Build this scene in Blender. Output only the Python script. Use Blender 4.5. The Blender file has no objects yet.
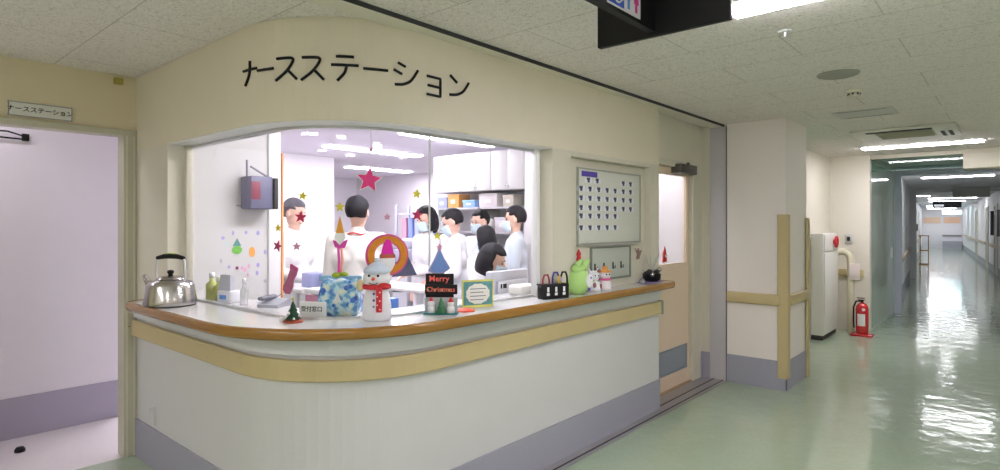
import bpy, bmesh, math, random
from mathutils import Vector, Matrix
random.seed(7)
sc = bpy.context.scene
COL = sc.collection
PI = math.pi

# ------------------------------------------------------------------ camera, light, exposure
EYE = 1.5; FPX = 592.0; YAW = math.radians(41.1); HOR = 224.0
cd = bpy.data.cameras.new('camera'); cam = bpy.data.objects.new('camera', cd); COL.objects.link(cam)
cd.sensor_width = 36; cd.lens = FPX / 1000 * 36; cd.shift_y = -11 / 1000; cd.clip_start = .02; cd.clip_end = 200
cam.location = (0, 0, EYE); cam.rotation_euler = (PI / 2, 0, YAW)
sc.camera = cam
w = bpy.data.worlds.new('world'); sc.world = w; w.use_nodes = True
w.node_tree.nodes['Background'].inputs[0].default_value = (.9, .93, 1, 1)
w.node_tree.nodes['Background'].inputs[1].default_value = .3
vs = sc.view_settings
vs.view_transform = 'Standard'; vs.look = 'None'; vs.exposure = 0.0; vs.gamma = 1; vs.use_curve_mapping = False
sc.cycles.max_bounces = 8; sc.cycles.diffuse_bounces = 4; sc.cycles.transparent_max_bounces = 16
sc.cycles.use_denoising = True; sc.cycles.sample_clamp_indirect = 6
LAMP_HALL = 58.0; LAMP_ROOM = 56.0; LAMP_FAR = 33.0

# ------------------------------------------------------------------ geometry helpers
F = Vector((-math.sin(YAW), math.cos(YAW))); R = Vector((math.cos(YAW), math.sin(YAW)))
def ray(px):
    return F + R * ((px - 500) / FPX)
def on_x(px, py, X):
    v = ray(px); d = X / v.x
    return Vector((X, v.y * d, EYE + (HOR - py) / FPX * d))
def on_y(px, py, Y):
    v = ray(px); d = Y / v.y
    return Vector((v.x * d, Y, EYE + (HOR - py) / FPX * d))
def on_z(px, py, z):
    d = FPX * (z - EYE) / (HOR - py); v = ray(px)
    return Vector((v.x * d, v.y * d, z))

class MB:
    def __init__(s): s.v = []; s.f = []; s.sm = []; s.mi = []
    def add(s, vs_, fs, smooth=False, mi=0, M=None):
        b = len(s.v)
        for p in vs_:
            p = Vector(p); s.v.append(M @ p if M is not None else p)
        for f in fs: s.f.append([b + i for i in f]); s.sm.append(smooth); s.mi.append(mi)
        return s
    def box(s, x0, x1, y0, y1, z0, z1, mi=0, M=None):
        vs_ = [(x, y, z) for z in (z0, z1) for y in (y0, y1) for x in (x0, x1)]
        return s.add(vs_, [(0, 2, 3, 1), (4, 5, 7, 6), (0, 1, 5, 4), (2, 6, 7, 3), (0, 4, 6, 2), (1, 3, 7, 5)], False, mi, M)
    def rbox(s, x0, x1, y0, y1, z0, z1, b=.01, mi=0, M=None, seg=2):
        bm = bmesh.new(); bmesh.ops.create_cube(bm, size=1)
        for v in bm.verts: v.co = Vector(((x0 + x1) / 2 + v.co.x * (x1 - x0), (y0 + y1) / 2 + v.co.y * (y1 - y0), (z0 + z1) / 2 + v.co.z * (z1 - z0)))
        b = min(b, .49 * min(abs(x1 - x0), abs(y1 - y0), abs(z1 - z0)))
        bmesh.ops.bevel(bm, geom=list(bm.edges), offset=b, segments=seg, affect='EDGES', profile=.5)
        return s.bm(bm, True, mi, M)
    def bm(s, bm, smooth=True, mi=0, M=None):
        bm.verts.index_update()
        s.add([v.co.copy() for v in bm.verts], [[v.index for v in f.verts] for f in bm.faces], smooth, mi, M); bm.free(); return s
    def cone(s, p0, p1, r0, r1, n=16, mi=0, caps=True, M=None):
        p0 = Vector(p0); p1 = Vector(p1); a = (p1 - p0).normalized()
        t = Vector((0, 0, 1)) if abs(a.z) < .9 else Vector((1, 0, 0)); u = a.cross(t).normalized(); v = a.cross(u)
        vs_ = []
        for p, r in ((p0, r0), (p1, r1)):
            for i in range(n): vs_.append(p + (u * math.cos(2 * PI * i / n) + v * math.sin(2 * PI * i / n)) * r)
        fs = [(i, i + n, (i + 1) % n + n, (i + 1) % n) for i in range(n)]
        s.add(vs_, fs, True, mi, M)
        if caps: s.add(vs_[:n], [list(range(n))], False, mi, M); s.add(vs_[n:], [list(range(n))[::-1]], False, mi, M)
        return s
    def sph(s, c, r, n=16, mi=0, M=None):
        if not hasattr(r, '__len__'): r = (r, r, r)
        bm = bmesh.new(); bmesh.ops.create_uvsphere(bm, u_segments=n, v_segments=max(6, n // 2 + 2), radius=1)
        for v in bm.verts: v.co = Vector((c[0] + v.co.x * r[0], c[1] + v.co.y * r[1], c[2] + v.co.z * r[2]))
        return s.bm(bm, True, mi, M)
    def lathe(s, prof, c=(0, 0, 0), n=28, mi=0, M=None, smooth=True):
        vs_ = []
        for r, z in prof:
            for i in range(n): vs_.append((c[0] + r * math.cos(2 * PI * i / n), c[1] + r * math.sin(2 * PI * i / n), c[2] + z))
        fs = [(k * n + i, k * n + (i + 1) % n, (k + 1) * n + (i + 1) % n, (k + 1) * n + i) for k in range(len(prof) - 1) for i in range(n)]
        return s.add(vs_, fs, smooth, mi, M)
    def tube(s, pts, r, n=8, mi=0, closed=False, M=None):
        pts = [Vector(p) for p in pts]; N = len(pts); vs_ = []; pu = None
        for k, p in enumerate(pts):
            a = (pts[(k + 1) % N] - pts[k - 1]) if closed else (pts[min(k + 1, N - 1)] - pts[max(k - 1, 0)])
            a.normalize()
            if pu is None:
                t = Vector((0, 0, 1)) if abs(a.z) < .9 else Vector((1, 0, 0)); pu = a.cross(t).normalized()
            u = (pu - a * pu.dot(a)).normalized(); pu = u; v = a.cross(u)
            rr = r[k] if hasattr(r, '__len__') else r
            for i in range(n): vs_.append(p + (u * math.cos(2 * PI * i / n) + v * math.sin(2 * PI * i / n)) * rr)
        fs = [(k * n + i, k * n + (i + 1) % n, ((k + 1) % N) * n + (i + 1) % n, ((k + 1) % N) * n + i) for k in range(N if closed else N - 1) for i in range(n)]
        s.add(vs_, fs, True, mi, M)
        if not closed: s.add(vs_[:n], [list(range(n))[::-1]], False, mi, M); s.add(vs_[-n:], [list(range(n))], False, mi, M)
        return s
    def prism(s, poly, t, M=None, mi=0, smooth=False):
        """polygon in local XZ, thickness t along local -Y (0 .. -t)"""
        n = len(poly); vs_ = [(x, 0, z) for x, z in poly] + [(x, -t, z) for x, z in poly]
        fs = [list(range(n)), [n + i for i in range(n)][::-1]] + [(i, i + n, (i + 1) % n + n, (i + 1) % n) for i in range(n)]
        return s.add(vs_, fs, smooth, mi, M)
    def build(s, name, mats, parent=None, bevel=0):
        me = bpy.data.meshes.new(name); me.from_pydata([tuple(v) for v in s.v], [], s.f); me.update()
        bm = bmesh.new(); bm.from_mesh(me); bmesh.ops.recalc_face_normals(bm, faces=bm.faces); bm.to_mesh(me); bm.free()
        if not isinstance(mats, (list, tuple)): mats = [mats]
        for m in mats: me.materials.append(m)
        me.polygons.foreach_set('use_smooth', s.sm); me.polygons.foreach_set('material_index', s.mi); me.update()
        o = bpy.data.objects.new(name, me); COL.objects.link(o)
        if parent is not None: o.parent = parent
        if bevel:
            b = o.modifiers.new('bevel', 'BEVEL'); b.width = bevel; b.segments = 2; b.limit_method = 'ANGLE'
        return o

def empty(name, loc=(0, 0, 0), rz=0):
    o = bpy.data.objects.new(name, None); COL.objects.link(o); o.location = loc; o.rotation_euler = (0, 0, rz); o.empty_display_size = .1; return o
def tag(o, label=None, cat=None, group=None, kind=None):
    if label: o['label'] = label
    if cat: o['category'] = cat
    if group: o['group'] = group
    if kind: o['kind'] = kind
    return o
def struct(o, label=None): o['kind'] = 'structure'; return o
def copy_tree(o, parent=None):
    c = o.copy(); COL.objects.link(c)
    if parent is not None: c.parent = parent
    for ch in list(o.children): copy_tree(ch, c)
    return c
def text_mesh(body, size, M, ext=.001, align='CENTER', mb=None, mi=0):
    """text lies in local XZ facing -Y"""
    cu = bpy.data.curves.new('t', 'FONT'); cu.body = body; cu.size = size; cu.extrude = ext; cu.align_x = align; cu.align_y = 'CENTER'; cu.resolution_u = 2; cu.offset = size * .012
    o = bpy.data.objects.new('t', cu); COL.objects.link(o); bpy.context.view_layer.update()
    me = o.evaluated_get(bpy.context.evaluated_depsgraph_get()).to_mesh()
    rot = Matrix.Rotation(PI / 2, 4, 'X')
    mb = mb or MB()
    mb.add([M @ rot @ v.co for v in me.vertices], [list(p.vertices) for p in me.polygons], False, mi)
    bpy.data.objects.remove(o); bpy.data.curves.remove(cu)
    return mb
def frame_at(loc, outward):
    """matrix whose local -Y points along the outward normal (2D), Z up"""
    o = Vector((outward[0], outward[1], 0)).normalized(); y = -o; z = Vector((0, 0, 1)); x = y.cross(z)
    M = Matrix.Identity(4)
    for i in range(3): M[i][0] = x[i]; M[i][1] = y[i]; M[i][2] = z[i]; M[i][3] = loc[i]
    return M

# ------------------------------------------------------------------ materials
def mat(name, col, rough=.5, metal=0, bump=0, bscale=60, var=0, vscale=8, spec=.5, coat=0, trans=None, emit=None, estr=0):
    m = bpy.data.materials.new(name); m.use_nodes = True; nt = m.node_tree; b = nt.nodes['Principled BSDF']
    c = (*col, 1); b.inputs['Base Color'].default_value = c; b.inputs['Roughness'].default_value = rough
    b.inputs['Metallic'].default_value = metal; b.inputs['Specular IOR Level'].default_value = spec; b.inputs['Coat Weight'].default_value = coat
    tc = nt.nodes.new('ShaderNodeTexCoord')
    n = nt.nodes.new('ShaderNodeTexNoise'); n.inputs['Scale'].default_value = vscale; n.inputs['Detail'].default_value = 4
    nt.links.new(tc.outputs['Object'], n.inputs['Vector'])
    if var:
        r = nt.nodes.new('ShaderNodeMix'); r.data_type = 'RGBA'
        r.inputs[6].default_value = (*[max(0, x * (1 - var)) for x in col], 1); r.inputs[7].default_value = (*[min(1, x * (1 + var)) for x in col], 1)
        nt.links.new(n.outputs['Fac'], r.inputs[0]); nt.links.new(r.outputs[2], b.inputs['Base Color'])
    if bump:
        n2 = nt.nodes.new('ShaderNodeTexNoise'); n2.inputs['Scale'].default_value = bscale; n2.inputs['Detail'].default_value = 3
        nt.links.new(tc.outputs['Object'], n2.inputs['Vector'])
        bp = nt.nodes.new('ShaderNodeBump'); bp.inputs['Strength'].default_value = bump; bp.inputs['Distance'].default_value = .01
        nt.links.new(n2.outputs['Fac'], bp.inputs['Height']); nt.links.new(bp.outputs[0], b.inputs['Normal'])
    if emit: b.inputs['Emission Color'].default_value = (*emit, 1); b.inputs['Emission Strength'].default_value = estr
    return m
def glassmat(name, tint, refl=1.0, body=0.0, bodycol=(.8, .8, .8), rough=0.0):
    m = bpy.data.materials.new(name); m.use_nodes = True; nt = m.node_tree; nt.nodes.remove(nt.nodes['Principled BSDF'])
    out = nt.nodes['Material Output']
    t = nt.nodes.new('ShaderNodeBsdfTransparent'); t.inputs[0].default_value = (*tint, 1)
    g = nt.nodes.new('ShaderNodeBsdfGlossy'); g.inputs['Roughness'].default_value = rough
    lw = nt.nodes.new('ShaderNodeLayerWeight'); lw.inputs[0].default_value = .5
    pw = nt.nodes.new('ShaderNodeMath'); pw.operation = 'POWER'; pw.inputs[1].default_value = 4.5; nt.links.new(lw.outputs['Facing'], pw.inputs[0])
    mu = nt.nodes.new('ShaderNodeMath'); mu.operation = 'MULTIPLY_ADD'; mu.inputs[1].default_value = refl * .55; mu.inputs[2].default_value = refl * .018; nt.links.new(pw.outputs[0], mu.inputs[0])
    d = nt.nodes.new('ShaderNodeBsdfDiffuse'); d.inputs[0].default_value = (*bodycol, 1)
    m1 = nt.nodes.new('ShaderNodeMixShader'); m1.inputs[0].default_value = body
    nt.links.new(t.outputs[0], m1.inputs[1]); nt.links.new(d.outputs[0], m1.inputs[2])
    m2 = nt.nodes.new('ShaderNodeMixShader'); nt.links.new(mu.outputs[0], m2.inputs[0]); nt.links.new(m1.outputs[0], m2.inputs[1]); nt.links.new(g.outputs[0], m2.inputs[2])
    nt.links.new(m2.outputs[0], out.inputs[0]); return m
def emitter(name, col, s):
    m = bpy.data.materials.new(name); m.use_nodes = True; b = m.node_tree.nodes['Principled BSDF']
    b.inputs['Base Color'].default_value = (.9, .9, .9, 1); b.inputs['Emission Color'].default_value = (*col, 1); b.inputs['Emission Strength'].default_value = s
    return m

def ceiling_mat():
    m = bpy.data.materials.new('rock_wool_ceiling'); m.use_nodes = True; nt = m.node_tree; b = nt.nodes['Principled BSDF']; b.inputs['Roughness'].default_value = .9
    tc = nt.nodes.new('ShaderNodeTexCoord')
    n = nt.nodes.new('ShaderNodeTexNoise'); n.inputs['Scale'].default_value = 55; n.inputs['Detail'].default_value = 5; n.inputs['Roughness'].default_value = .65; n.inputs['Distortion'].default_value = 1.6
    nt.links.new(tc.outputs['Object'], n.inputs['Vector'])
    cr = nt.nodes.new('ShaderNodeValToRGB'); cr.color_ramp.elements[0].position = .36; cr.color_ramp.elements[0].color = (.56, .52, .49, 1)
    cr.color_ramp.elements[1].position = .50; cr.color_ramp.elements[1].color = (.84, .785, .74, 1); nt.links.new(n.outputs['Fac'], cr.inputs[0])
    br = nt.nodes.new('ShaderNodeTexBrick'); br.offset = .5; br.inputs['Color1'].default_value = (1, 1, 1, 1); br.inputs['Color2'].default_value = (1, 1, 1, 1); br.inputs['Mortar'].default_value = (.72, .70, .68, 1)
    br.inputs['Scale'].default_value = 1; br.inputs['Mortar Size'].default_value = .0035; br.inputs['Brick Width'].default_value = .91; br.inputs['Row Height'].default_value = .455; br.inputs['Mortar Smooth'].default_value = 0
    nt.links.new(tc.outputs['Object'], br.inputs['Vector'])
    mx = nt.nodes.new('ShaderNodeMix'); mx.data_type = 'RGBA'; mx.blend_type = 'MULTIPLY'; mx.inputs[0].default_value = 1
    nt.links.new(cr.outputs[0], mx.inputs[6]); nt.links.new(br.outputs[0], mx.inputs[7]); nt.links.new(mx.outputs[2], b.inputs['Base Color'])
    bp = nt.nodes.new('ShaderNodeBump'); bp.inputs['Strength'].default_value = .5; bp.inputs['Distance'].default_value = .004
    nt.links.new(n.outputs['Fac'], bp.inputs['Height']); nt.links.new(bp.outputs[0], b.inputs['Normal']); return m
def floor_mat(name, c0, c1, rough=.13, wav=.05):
    m = bpy.data.materials.new(name); m.use_nodes = True; nt = m.node_tree; b = nt.nodes['Principled BSDF']
    tc = nt.nodes.new('ShaderNodeTexCoord')
    n = nt.nodes.new('ShaderNodeTexNoise'); n.inputs['Scale'].default_value = 40; n.inputs['Detail'].default_value = 8; nt.links.new(tc.outputs['Object'], n.inputs['Vector'])
    mx = nt.nodes.new('ShaderNodeMix'); mx.data_type = 'RGBA'; mx.inputs[6].default_value = (*c0, 1); mx.inputs[7].default_value = (*c1, 1)
    nt.links.new(n.outputs['Fac'], mx.inputs[0]); nt.links.new(mx.outputs[2], b.inputs['Base Color'])
    b.inputs['Roughness'].default_value = rough; b.inputs['Specular IOR Level'].default_value = .35; b.inputs['Coat Weight'].default_value = .4; b.inputs['Coat Roughness'].default_value = .04
    n2 = nt.nodes.new('ShaderNodeTexNoise'); n2.inputs['Scale'].default_value = 4.5; n2.inputs['Detail'].default_value = 3; nt.links.new(tc.outputs['Object'], n2.inputs['Vector'])
    bp = nt.nodes.new('ShaderNodeBump'); bp.inputs['Strength'].default_value = wav; bp.inputs['Distance'].default_value = .12
    nt.links.new(n2.outputs['Fac'], bp.inputs['Height']); nt.links.new(bp.outputs[0], b.inputs['Normal']); nt.links.new(bp.outputs[0], b.inputs['Coat Normal']); return m
def wood_mat(name, c0, c1, rough=.35):
    m = bpy.data.materials.new(name); m.use_nodes = True; nt = m.node_tree; b = nt.nodes['Principled BSDF']; b.inputs['Roughness'].default_value = rough
    tc = nt.nodes.new('ShaderNodeTexCoord'); mp = nt.nodes.new('ShaderNodeMapping'); mp.inputs['Scale'].default_value = (6, 6, 90); nt.links.new(tc.outputs['Object'], mp.inputs[0])
    n = nt.nodes.new('ShaderNodeTexNoise'); n.inputs['Scale'].default_value = 1.2; n.inputs['Detail'].default_value = 5; nt.links.new(mp.outputs[0], n.inputs['Vector'])
    mx = nt.nodes.new('ShaderNodeMix'); mx.data_type = 'RGBA'; mx.inputs[6].default_value = (*c0, 1); mx.inputs[7].default_value = (*c1, 1)
    nt.links.new(n.outputs['Fac'], mx.inputs[0]); nt.links.new(mx.outputs[2], b.inputs['Base Color']); return m

M_ceil = ceiling_mat()
M_floor = floor_mat('green_vinyl_floor', (.34, .43, .31), (.42, .51, .38), wav=.05)
M_floor_in = floor_mat('pale_room_floor', (.62, .58, .58), (.72, .67, .66), rough=.3, wav=.01)
M_wall = mat('cream_wall_vinyl', (.72, .68, .57), .7, bump=.15, bscale=180, var=.03)
M_wall_low = mat('white_counter_panel', (.655, .655, .65), .5, bump=.05, var=.02)
M_wall_in = mat('white_room_wall', (.84, .82, .85), .7)
M_wall_lilac = mat('pale_lilac_wall', (.76, .72, .78), .7, bump=.1, bscale=150, var=.02)
M_ceil_in = mat('room_ceiling_board', (.76, .72, .80), .9, bump=.1, bscale=90)
M_base = mat('grey_vinyl_baseboard', (.36, .36, .43), .55, bump=.1, bscale=200, var=.05, vscale=40)
M_trimc = mat('cream_painted_steel', (.66, .63, .52), .4)
M_tan = mat('tan_bumper_rail', (.56, .46, .24), .45, var=.04)
M_wood = wood_mat('honey_wood_edge', (.25, .12, .022), (.38, .195, .04), .22)
M_ctop = mat('white_laminate', (.82, .81, .80), .12, coat=.5)
M_steel = mat('brushed_grey_steel', (.74, .70, .60), .4, metal=.0, var=.04)
M_dark = mat('dark_groove', (.03, .03, .03), .6)
M_black = mat('matte_black', (.006, .006, .007), .5, spec=.25)
M_white = mat('white_plastic', (.85, .85, .85), .4)
M_alu = mat('aluminium_frame', (.68, .69, .70), .3, metal=.6)
M_door = mat('salmon_beige_door', (.82, .66, .50), .4, var=.02)
M_vent = mat('blue_grey_louvre', (.30, .34, .40), .45, metal=.3)
M_glass = glassmat('clear_glass', (.985, .995, .99), .7)
M_glass_g = glassmat('green_tinted_glass', (.80, .90, .86), 1.0)
M_frost = glassmat('frosted_glass', (.95, .95, .95), .5, body=.35, bodycol=(.9, .9, .92))
M_tube = emitter('fluorescent_tube', (1, .945, 1.02), LAMP_HALL)
M_fill_pass = emitter('passage_fill', (.97, .92, 1.0), 10.0)  # glow of the unseen lamp added to the passage
M_tube_in = emitter('room_fluorescent', (.97, .92, 1.0), LAMP_ROOM)
M_tube_far = emitter('far_fluorescent', (.96, .97, 1.0), LAMP_FAR)
M_skin = mat('skin', (.78, .50, .40), .55)
M_hair = mat('black_hair', (.010, .009, .014), .6, spec=.2, bump=.4, bscale=120)
M_hairg = mat('grey_hair', (.13, .125, .15), .7, spec=.2, bump=.4, bscale=120)
M_uni = mat('white_uniform', (.88, .88, .92), .8, bump=.2, bscale=30)
M_unib = mat('pale_blue_uniform', (.70, .78, .90), .8, bump=.2, bscale=30)
M_unic = mat('cream_cardigan', (.84, .80, .78), .85, bump=.2, bscale=60)
M_mask = mat('surgical_mask', (.66, .80, .90), .8)
M_shoe = mat('white_shoe', (.8, .8, .8), .5)
M_eye = mat('dark_eye', (.03, .02, .02), .3)
M_red = mat('red_felt', (.62, .03, .04), .7)
M_green = mat('dark_green', (.03, .16, .06), .7)
M_blue = mat('mid_blue', (.12, .30, .72), .5)
M_yellow = mat('mustard_glitter', (.70, .60, .03), .5)
M_pink = mat('magenta_glitter', (.75, .04, .22), .5, var=.35, vscale=120)
M_pinkp = mat('dusty_pink_glitter', (.62, .30, .42), .5, var=.3, vscale=150)

# ------------------------------------------------------------------ station footprint
CX, CY, RR = -2.83, 1.99, .64
XL, YE = -4.33, 4.475
def spath(o, x0=XL, y1=YE, n=18, ys=()):
    p = [(x0, CY - RR - o)]
    for k in range(n + 1):
        a = -PI / 2 + (PI / 2) * k / n
        p.append((CX + (RR + o) * math.cos(a), CY + (RR + o) * math.sin(a)))
    for y in ys: p.append((CX + RR + o, y))
    p.append((CX + RR + o, y1)); return p
def band(mb, po, pi_, z0, z1, mi=0):
    n = len(po); vs_ = []
    for z in (z0, z1):
        for p in po: vs_.append((*p, z))
        for p in pi_: vs_.append((*p, z))
    fs = []
    for i in range(n - 1):
        fs.append((i, i + 1, 2 * n + i + 1, 2 * n + i)); fs.append((n + i + 1, n + i, 3 * n + i, 3 * n + i + 1))
        fs.append((2 * n + i, 2 * n + i + 1, 3 * n + i + 1, 3 * n + i)); fs.append((i + 1, i, n + i, n + i + 1))
    fs += [(0, 2 * n, 3 * n, n), (n - 1, 2 * n - 1, 4 * n - 1, 3 * n - 1)]
    return mb.add(vs_, fs, False, mi)
def hit(px, py, o):
    """where the sight line of a photo position meets the station front at offset o: point and outward normal"""
    v = ray(px); best = None; P = spath(o, n=60)
    for a, b in zip(P[:-1], P[1:]):
        ex, ey = b[0] - a[0], b[1] - a[1]; det = v.x * (-ey) + ex * v.y
        if abs(det) < 1e-9: continue
        d = (a[0] * (-ey) + ex * a[1]) / det; t = (v.x * a[1] - v.y * a[0]) / det
        if -1e-6 <= t <= 1 + 1e-6 and d > 0 and (best is None or d < best[0]): best = (d, Vector((ey, -ex)).normalized())
    d, nrm = best
    return Vector((v.x * d, v.y * d, EYE + (HOR - py) / FPX * d)), nrm, d

ZC = 2.454; ZF = 1.978; ZT = 1.04; GO = -.135
# ------------------------------------------------------------------ floors, ceilings, shell
def slab(name, m, poly, z0, z1):
    n = len(poly); mb = MB()
    mb.add([(*p, z0) for p in poly] + [(*p, z1) for p in poly], [list(range(n)), list(range(n, 2 * n)), *[(i, (i + 1) % n, n + (i + 1) % n, n + i) for i in range(n)]])
    return struct(mb.build(name, m))
U = Vector((-.0876, .996)); N2 = Vector((.996, .0876)); P0 = Vector((-1.53, 11.8))
def Q(s, t): p = P0 + U * s + N2 * t; return (p.x, p.y)
FARL = 34.6; FW = 2.06
slab('floor', M_floor, [(-4.33, -4), (4.0, -4), (4.0, 7.0), (1.5, 7.0), (1.5, 12.0), Q(FARL, FW + .2), Q(FARL, -.2), (-1.75, 11.8), (-2.5, 9.7), (-2.5, 4.5), (-2.25, 4.45), (-2.25, 1.9), (-2.7, 1.37), (-4.33, 1.37)], -.1, 0)
slab('floor_station', M_floor_in, [(-10.6, -1.0), (-4.33, -1.0), (-4.33, 1.37), (-2.7, 1.37), (-2.25, 1.9), (-2.25, 4.45), (-2.5, 4.5), (-2.5, 7.6), (-10.6, 7.6)], -.1, -.0005)
slab('ceiling', M_ceil, [(-4.33, -4), (4.0, -4), (4.0, 7.0), (1.5, 7.0), (1.5, 9.6), (-2.5, 9.6), (-2.5, 4.5), (-2.25, 4.45), (-2.25, 1.9), (-2.7, 1.37), (-4.33, 1.37)], ZC, ZC + .1)
slab('ceiling_station', M_ceil_in, [(-10.6, -1.0), (-4.331, -1.0), (-4.331, 1.371), (-2.7, 1.371), (-2.251, 1.9), (-2.251, 4.45), (-2.501, 4.5), (-2.501, 7.6), (-10.6, 7.6)], ZC, ZC + .1)
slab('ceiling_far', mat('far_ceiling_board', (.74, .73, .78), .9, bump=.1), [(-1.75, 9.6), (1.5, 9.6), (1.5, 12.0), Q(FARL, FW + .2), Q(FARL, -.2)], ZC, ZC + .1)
def wallbox(name, m, x0, x1, y0, y1, z0, z1): return struct(MB().box(x0, x1, y0, y1, z0, z1).build(name, m))

# left wall with doorway
DY0, DY1, DZ = .2, 1.274, 2.066
mb = MB(); mb.box(-4.41, XL, -4, DY0, 0, ZC); mb.box(-4.41, XL, DY0, 1.35, DZ + .04, ZC); mb.box(-4.41, XL, DY1 + .04, 1.35, 0, DZ + .04)
struct(mb.build('wall_left', mat('yellowed_wall_vinyl', (.70, .61, .42), .7, bump=.15, bscale=180, var=.03)))
struct(MB().box(-4.41, -4.33, 1.35, 2.26, 0, ZC).build('wall_partition', M_wall_low))
fr = MB(); fr.box(-4.43, -4.31, DY1, DY1 + .077, 0, DZ + .04); fr.box(-4.43, -4.31, DY0 - .075, DY0, 0, DZ + .04); fr.box(-4.43, -4.31, DY0, DY1, DZ, DZ + .04)
df = struct(fr.build('door_1', mat('olive_cream_frame', (.52, .50, .38), .4), bevel=.004))
MB().box(-4.31, -4.306, DY1 + .012, DY1 + .022, 0, DZ).box(-4.31, -4.306, DY1 + .055, DY1 + .063, 0, DZ).build('frame_groove', M_trimc, df)
s_ = MB(); [s_.sph((-4.309, DY1 + .03 + .03 * k, .84), .004, 8) for k in (0, 1)]; s_.build('screw', M_dark, df)
# post at the end of the partition
pt = MB(); pt.rbox(-4.43, -4.31, 2.25, 2.35, 0, ZC - .001, .004); pt = struct(pt.build('trim_1', M_white))
MB().box(-4.315, -4.300, 2.352, 2.366, .9, 2.05).build('orange_strip', mat('orange_tape', (.85, .35, .12), .5), pt)
# passage behind the doorway
wallbox('wall_passage', M_wall_lilac, -5.37, -5.29, -1.0, 1.53, 0, ZC)
struct(MB().box(-5.29, -5.278, -1.0, 1.53, 0, .285).build('baseboard_passage', mat('lilac_grey_baseboard', (.36, .33, .42), .55, bump=.15, bscale=200)))
wallbox('wall_passage_end', M_wall_in, -10.6, -4.331, -1.1, -1.0, 0, ZC)
# station room walls
wallbox('wall_room_left', M_wall_in, -7.48, -7.4, 1.45, 4.85, 0, ZC)
wallbox('wall_room_near', M_wall_in, -7.4, -5.371, 1.37, 1.45, 0, ZC)
wallbox('wall_room_far_left', M_wall_in, -10.7, -10.6, -1.0, 7.6, 0, ZC)
wallbox('wall_room_back', M_wall_lilac, -10.6, -2.5, 7.5, 7.6, 0, ZC)
wallbox('wall_room_divider', M_wall_in, -5.0, -3.1, 4.955, 5.03, 0, 2.26)
wallbox('wall_room_side', M_wall_in, -3.1, -3.02, 4.6, 7.5, 0, ZC)
wallbox('wall_room_side_end', M_wall_in, -3.02, -2.46, 5.75, 5.83, 0, ZC)
# white door in the room's left wall
dr = MB(); dr.rbox(-7.4, -7.36, 4.02, 4.1, 0, 2.25, .004); dr.rbox(-7.4, -7.36, 4.66, 4.74, 0, 2.25, .004); dr.rbox(-7.4, -7.36, 4.1, 4.66, 2.17, 2.25, .004)
dr = struct(dr.build('door_3', M_white)); MB().rbox(-7.4, -7.375, 4.1, 4.66, 0, 2.17, .003).build('door_leaf', M_white, dr)
MB().cone((-7.37, 4.16, 1.0), (-7.33, 4.16, 1.0), .01, .01, 8).rbox(-7.335, -7.32, 4.15, 4.27, .99, 1.01, .004).build('door_handle', M_alu, dr)

# lower wall of the counter, upper frieze
mb = MB(); band(mb, spath(0), spath(-.12), 0, 1.0); struct(mb.build('wall_counter', M_wall_low))
mb = MB(); band(mb, spath(.012), spath(0), .0, .24); struct(mb.build('baseboard_counter', M_base))
mb = MB(); band(mb, spath(0), spath(-.15), ZF, ZC - .0005); struct(mb.build('wall_frieze', mat('frieze_wall_vinyl', (.76, .69, .55), .7, bump=.12, bscale=180, var=.03)))
mb = MB(); mb.box(-4.33, -3.795, 1.35, 1.49, 1.0, ZF); struct(mb.build('wall_window_side', M_wall))
mb = MB(); mb.box(-2.34, -2.19, 3.01, 3.217, ZT, ZF); mb.box(-2.34, -2.19, 4.33, YE, ZT, ZF); mb.box(-2.34, -2.25, 3.217, 4.33, ZT, ZF); mb.box(-2.25, -2.19, 3.217, 4.33, 1.945, ZF)
struct(mb.build('wall_notice_niche', M_trimc, bevel=.003))
mb = MB(); band(mb, spath(-.008, x0=-3.795, y1=3.008), spath(-.118, x0=-3.795, y1=3.008), ZF - .005, ZF - .0003); struct(mb.build('trim_11', M_white))
# bumper rail + fascia on the counter wall
r_ = MB(); band(r_, spath(.035, x0=-4.325, y1=4.455), spath(.0, x0=-4.325, y1=4.455), .778, .878)
rail = r_.build('bumper_rail', M_tan, bevel=.008); tag(rail, 'tan bumper rail running round the curved white counter front', 'bumper rail')
MB().rbox(-2.19, -2.148, 4.445, 4.475, .773, .883, .004).build('end_cap', mat('green_grey_cap', (.30, .33, .26), .5), rail)
mb = MB(); band(mb, spath(.02, x0=-4.32, y1=4.47), spath(0, x0=-4.32, y1=4.47), .895, 1.0); struct(mb.build('trim_2', M_wall_low, bevel=.003))

# worktop
cnt = empty('reception_counter', (0, 0, 0)); tag(cnt, 'long curved white reception counter top with honey wood edge', 'counter')
def counter_outer(o, n=18):
    # rounded left end, arc, rounded right end
    pts = []; ol = o + .035; yb = CY - RR - ol
    ex, r = -3.99, .09
    for k in range(5):
        a = PI + (PI / 2) * k / 4; pts.append((ex + r + r * math.cos(a), yb + r + r * math.sin(a)))
    for k in range(n + 1):
        f = k / n; f = f * f * (3 - 2 * f); oo = ol + (o - ol) * f; a = -PI / 2 + (PI / 2) * k / n; pts.append((CX + (RR + oo) * math.cos(a), CY + (RR + oo) * math.sin(a)))
    pts += [(CX + RR + o, 3.0)]
    r = .07; xr = CX + RR + o
    for k in range(5):
        a = (PI / 2) * k / 4; pts.append((xr - r + r * math.cos(a), 4.50 - r + r * math.sin(a)))
    return pts
po = counter_outer(.13)
poly = po + [(-2.245, 4.50), (-2.245, 3.217), (-2.335, 3.217), (-2.335, 3.2), (-2.56, 3.2), (-2.56, 1.97)]
for k in range(9):
    a = -(PI / 2) * k / 8; poly.append((CX + .28 * math.cos(a), CY + .28 * math.sin(a)))
poly += [(-4.32, 1.75), (-4.32, 1.352), (-3.99, 1.352)]
n = len(poly); t_ = MB()
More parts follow.
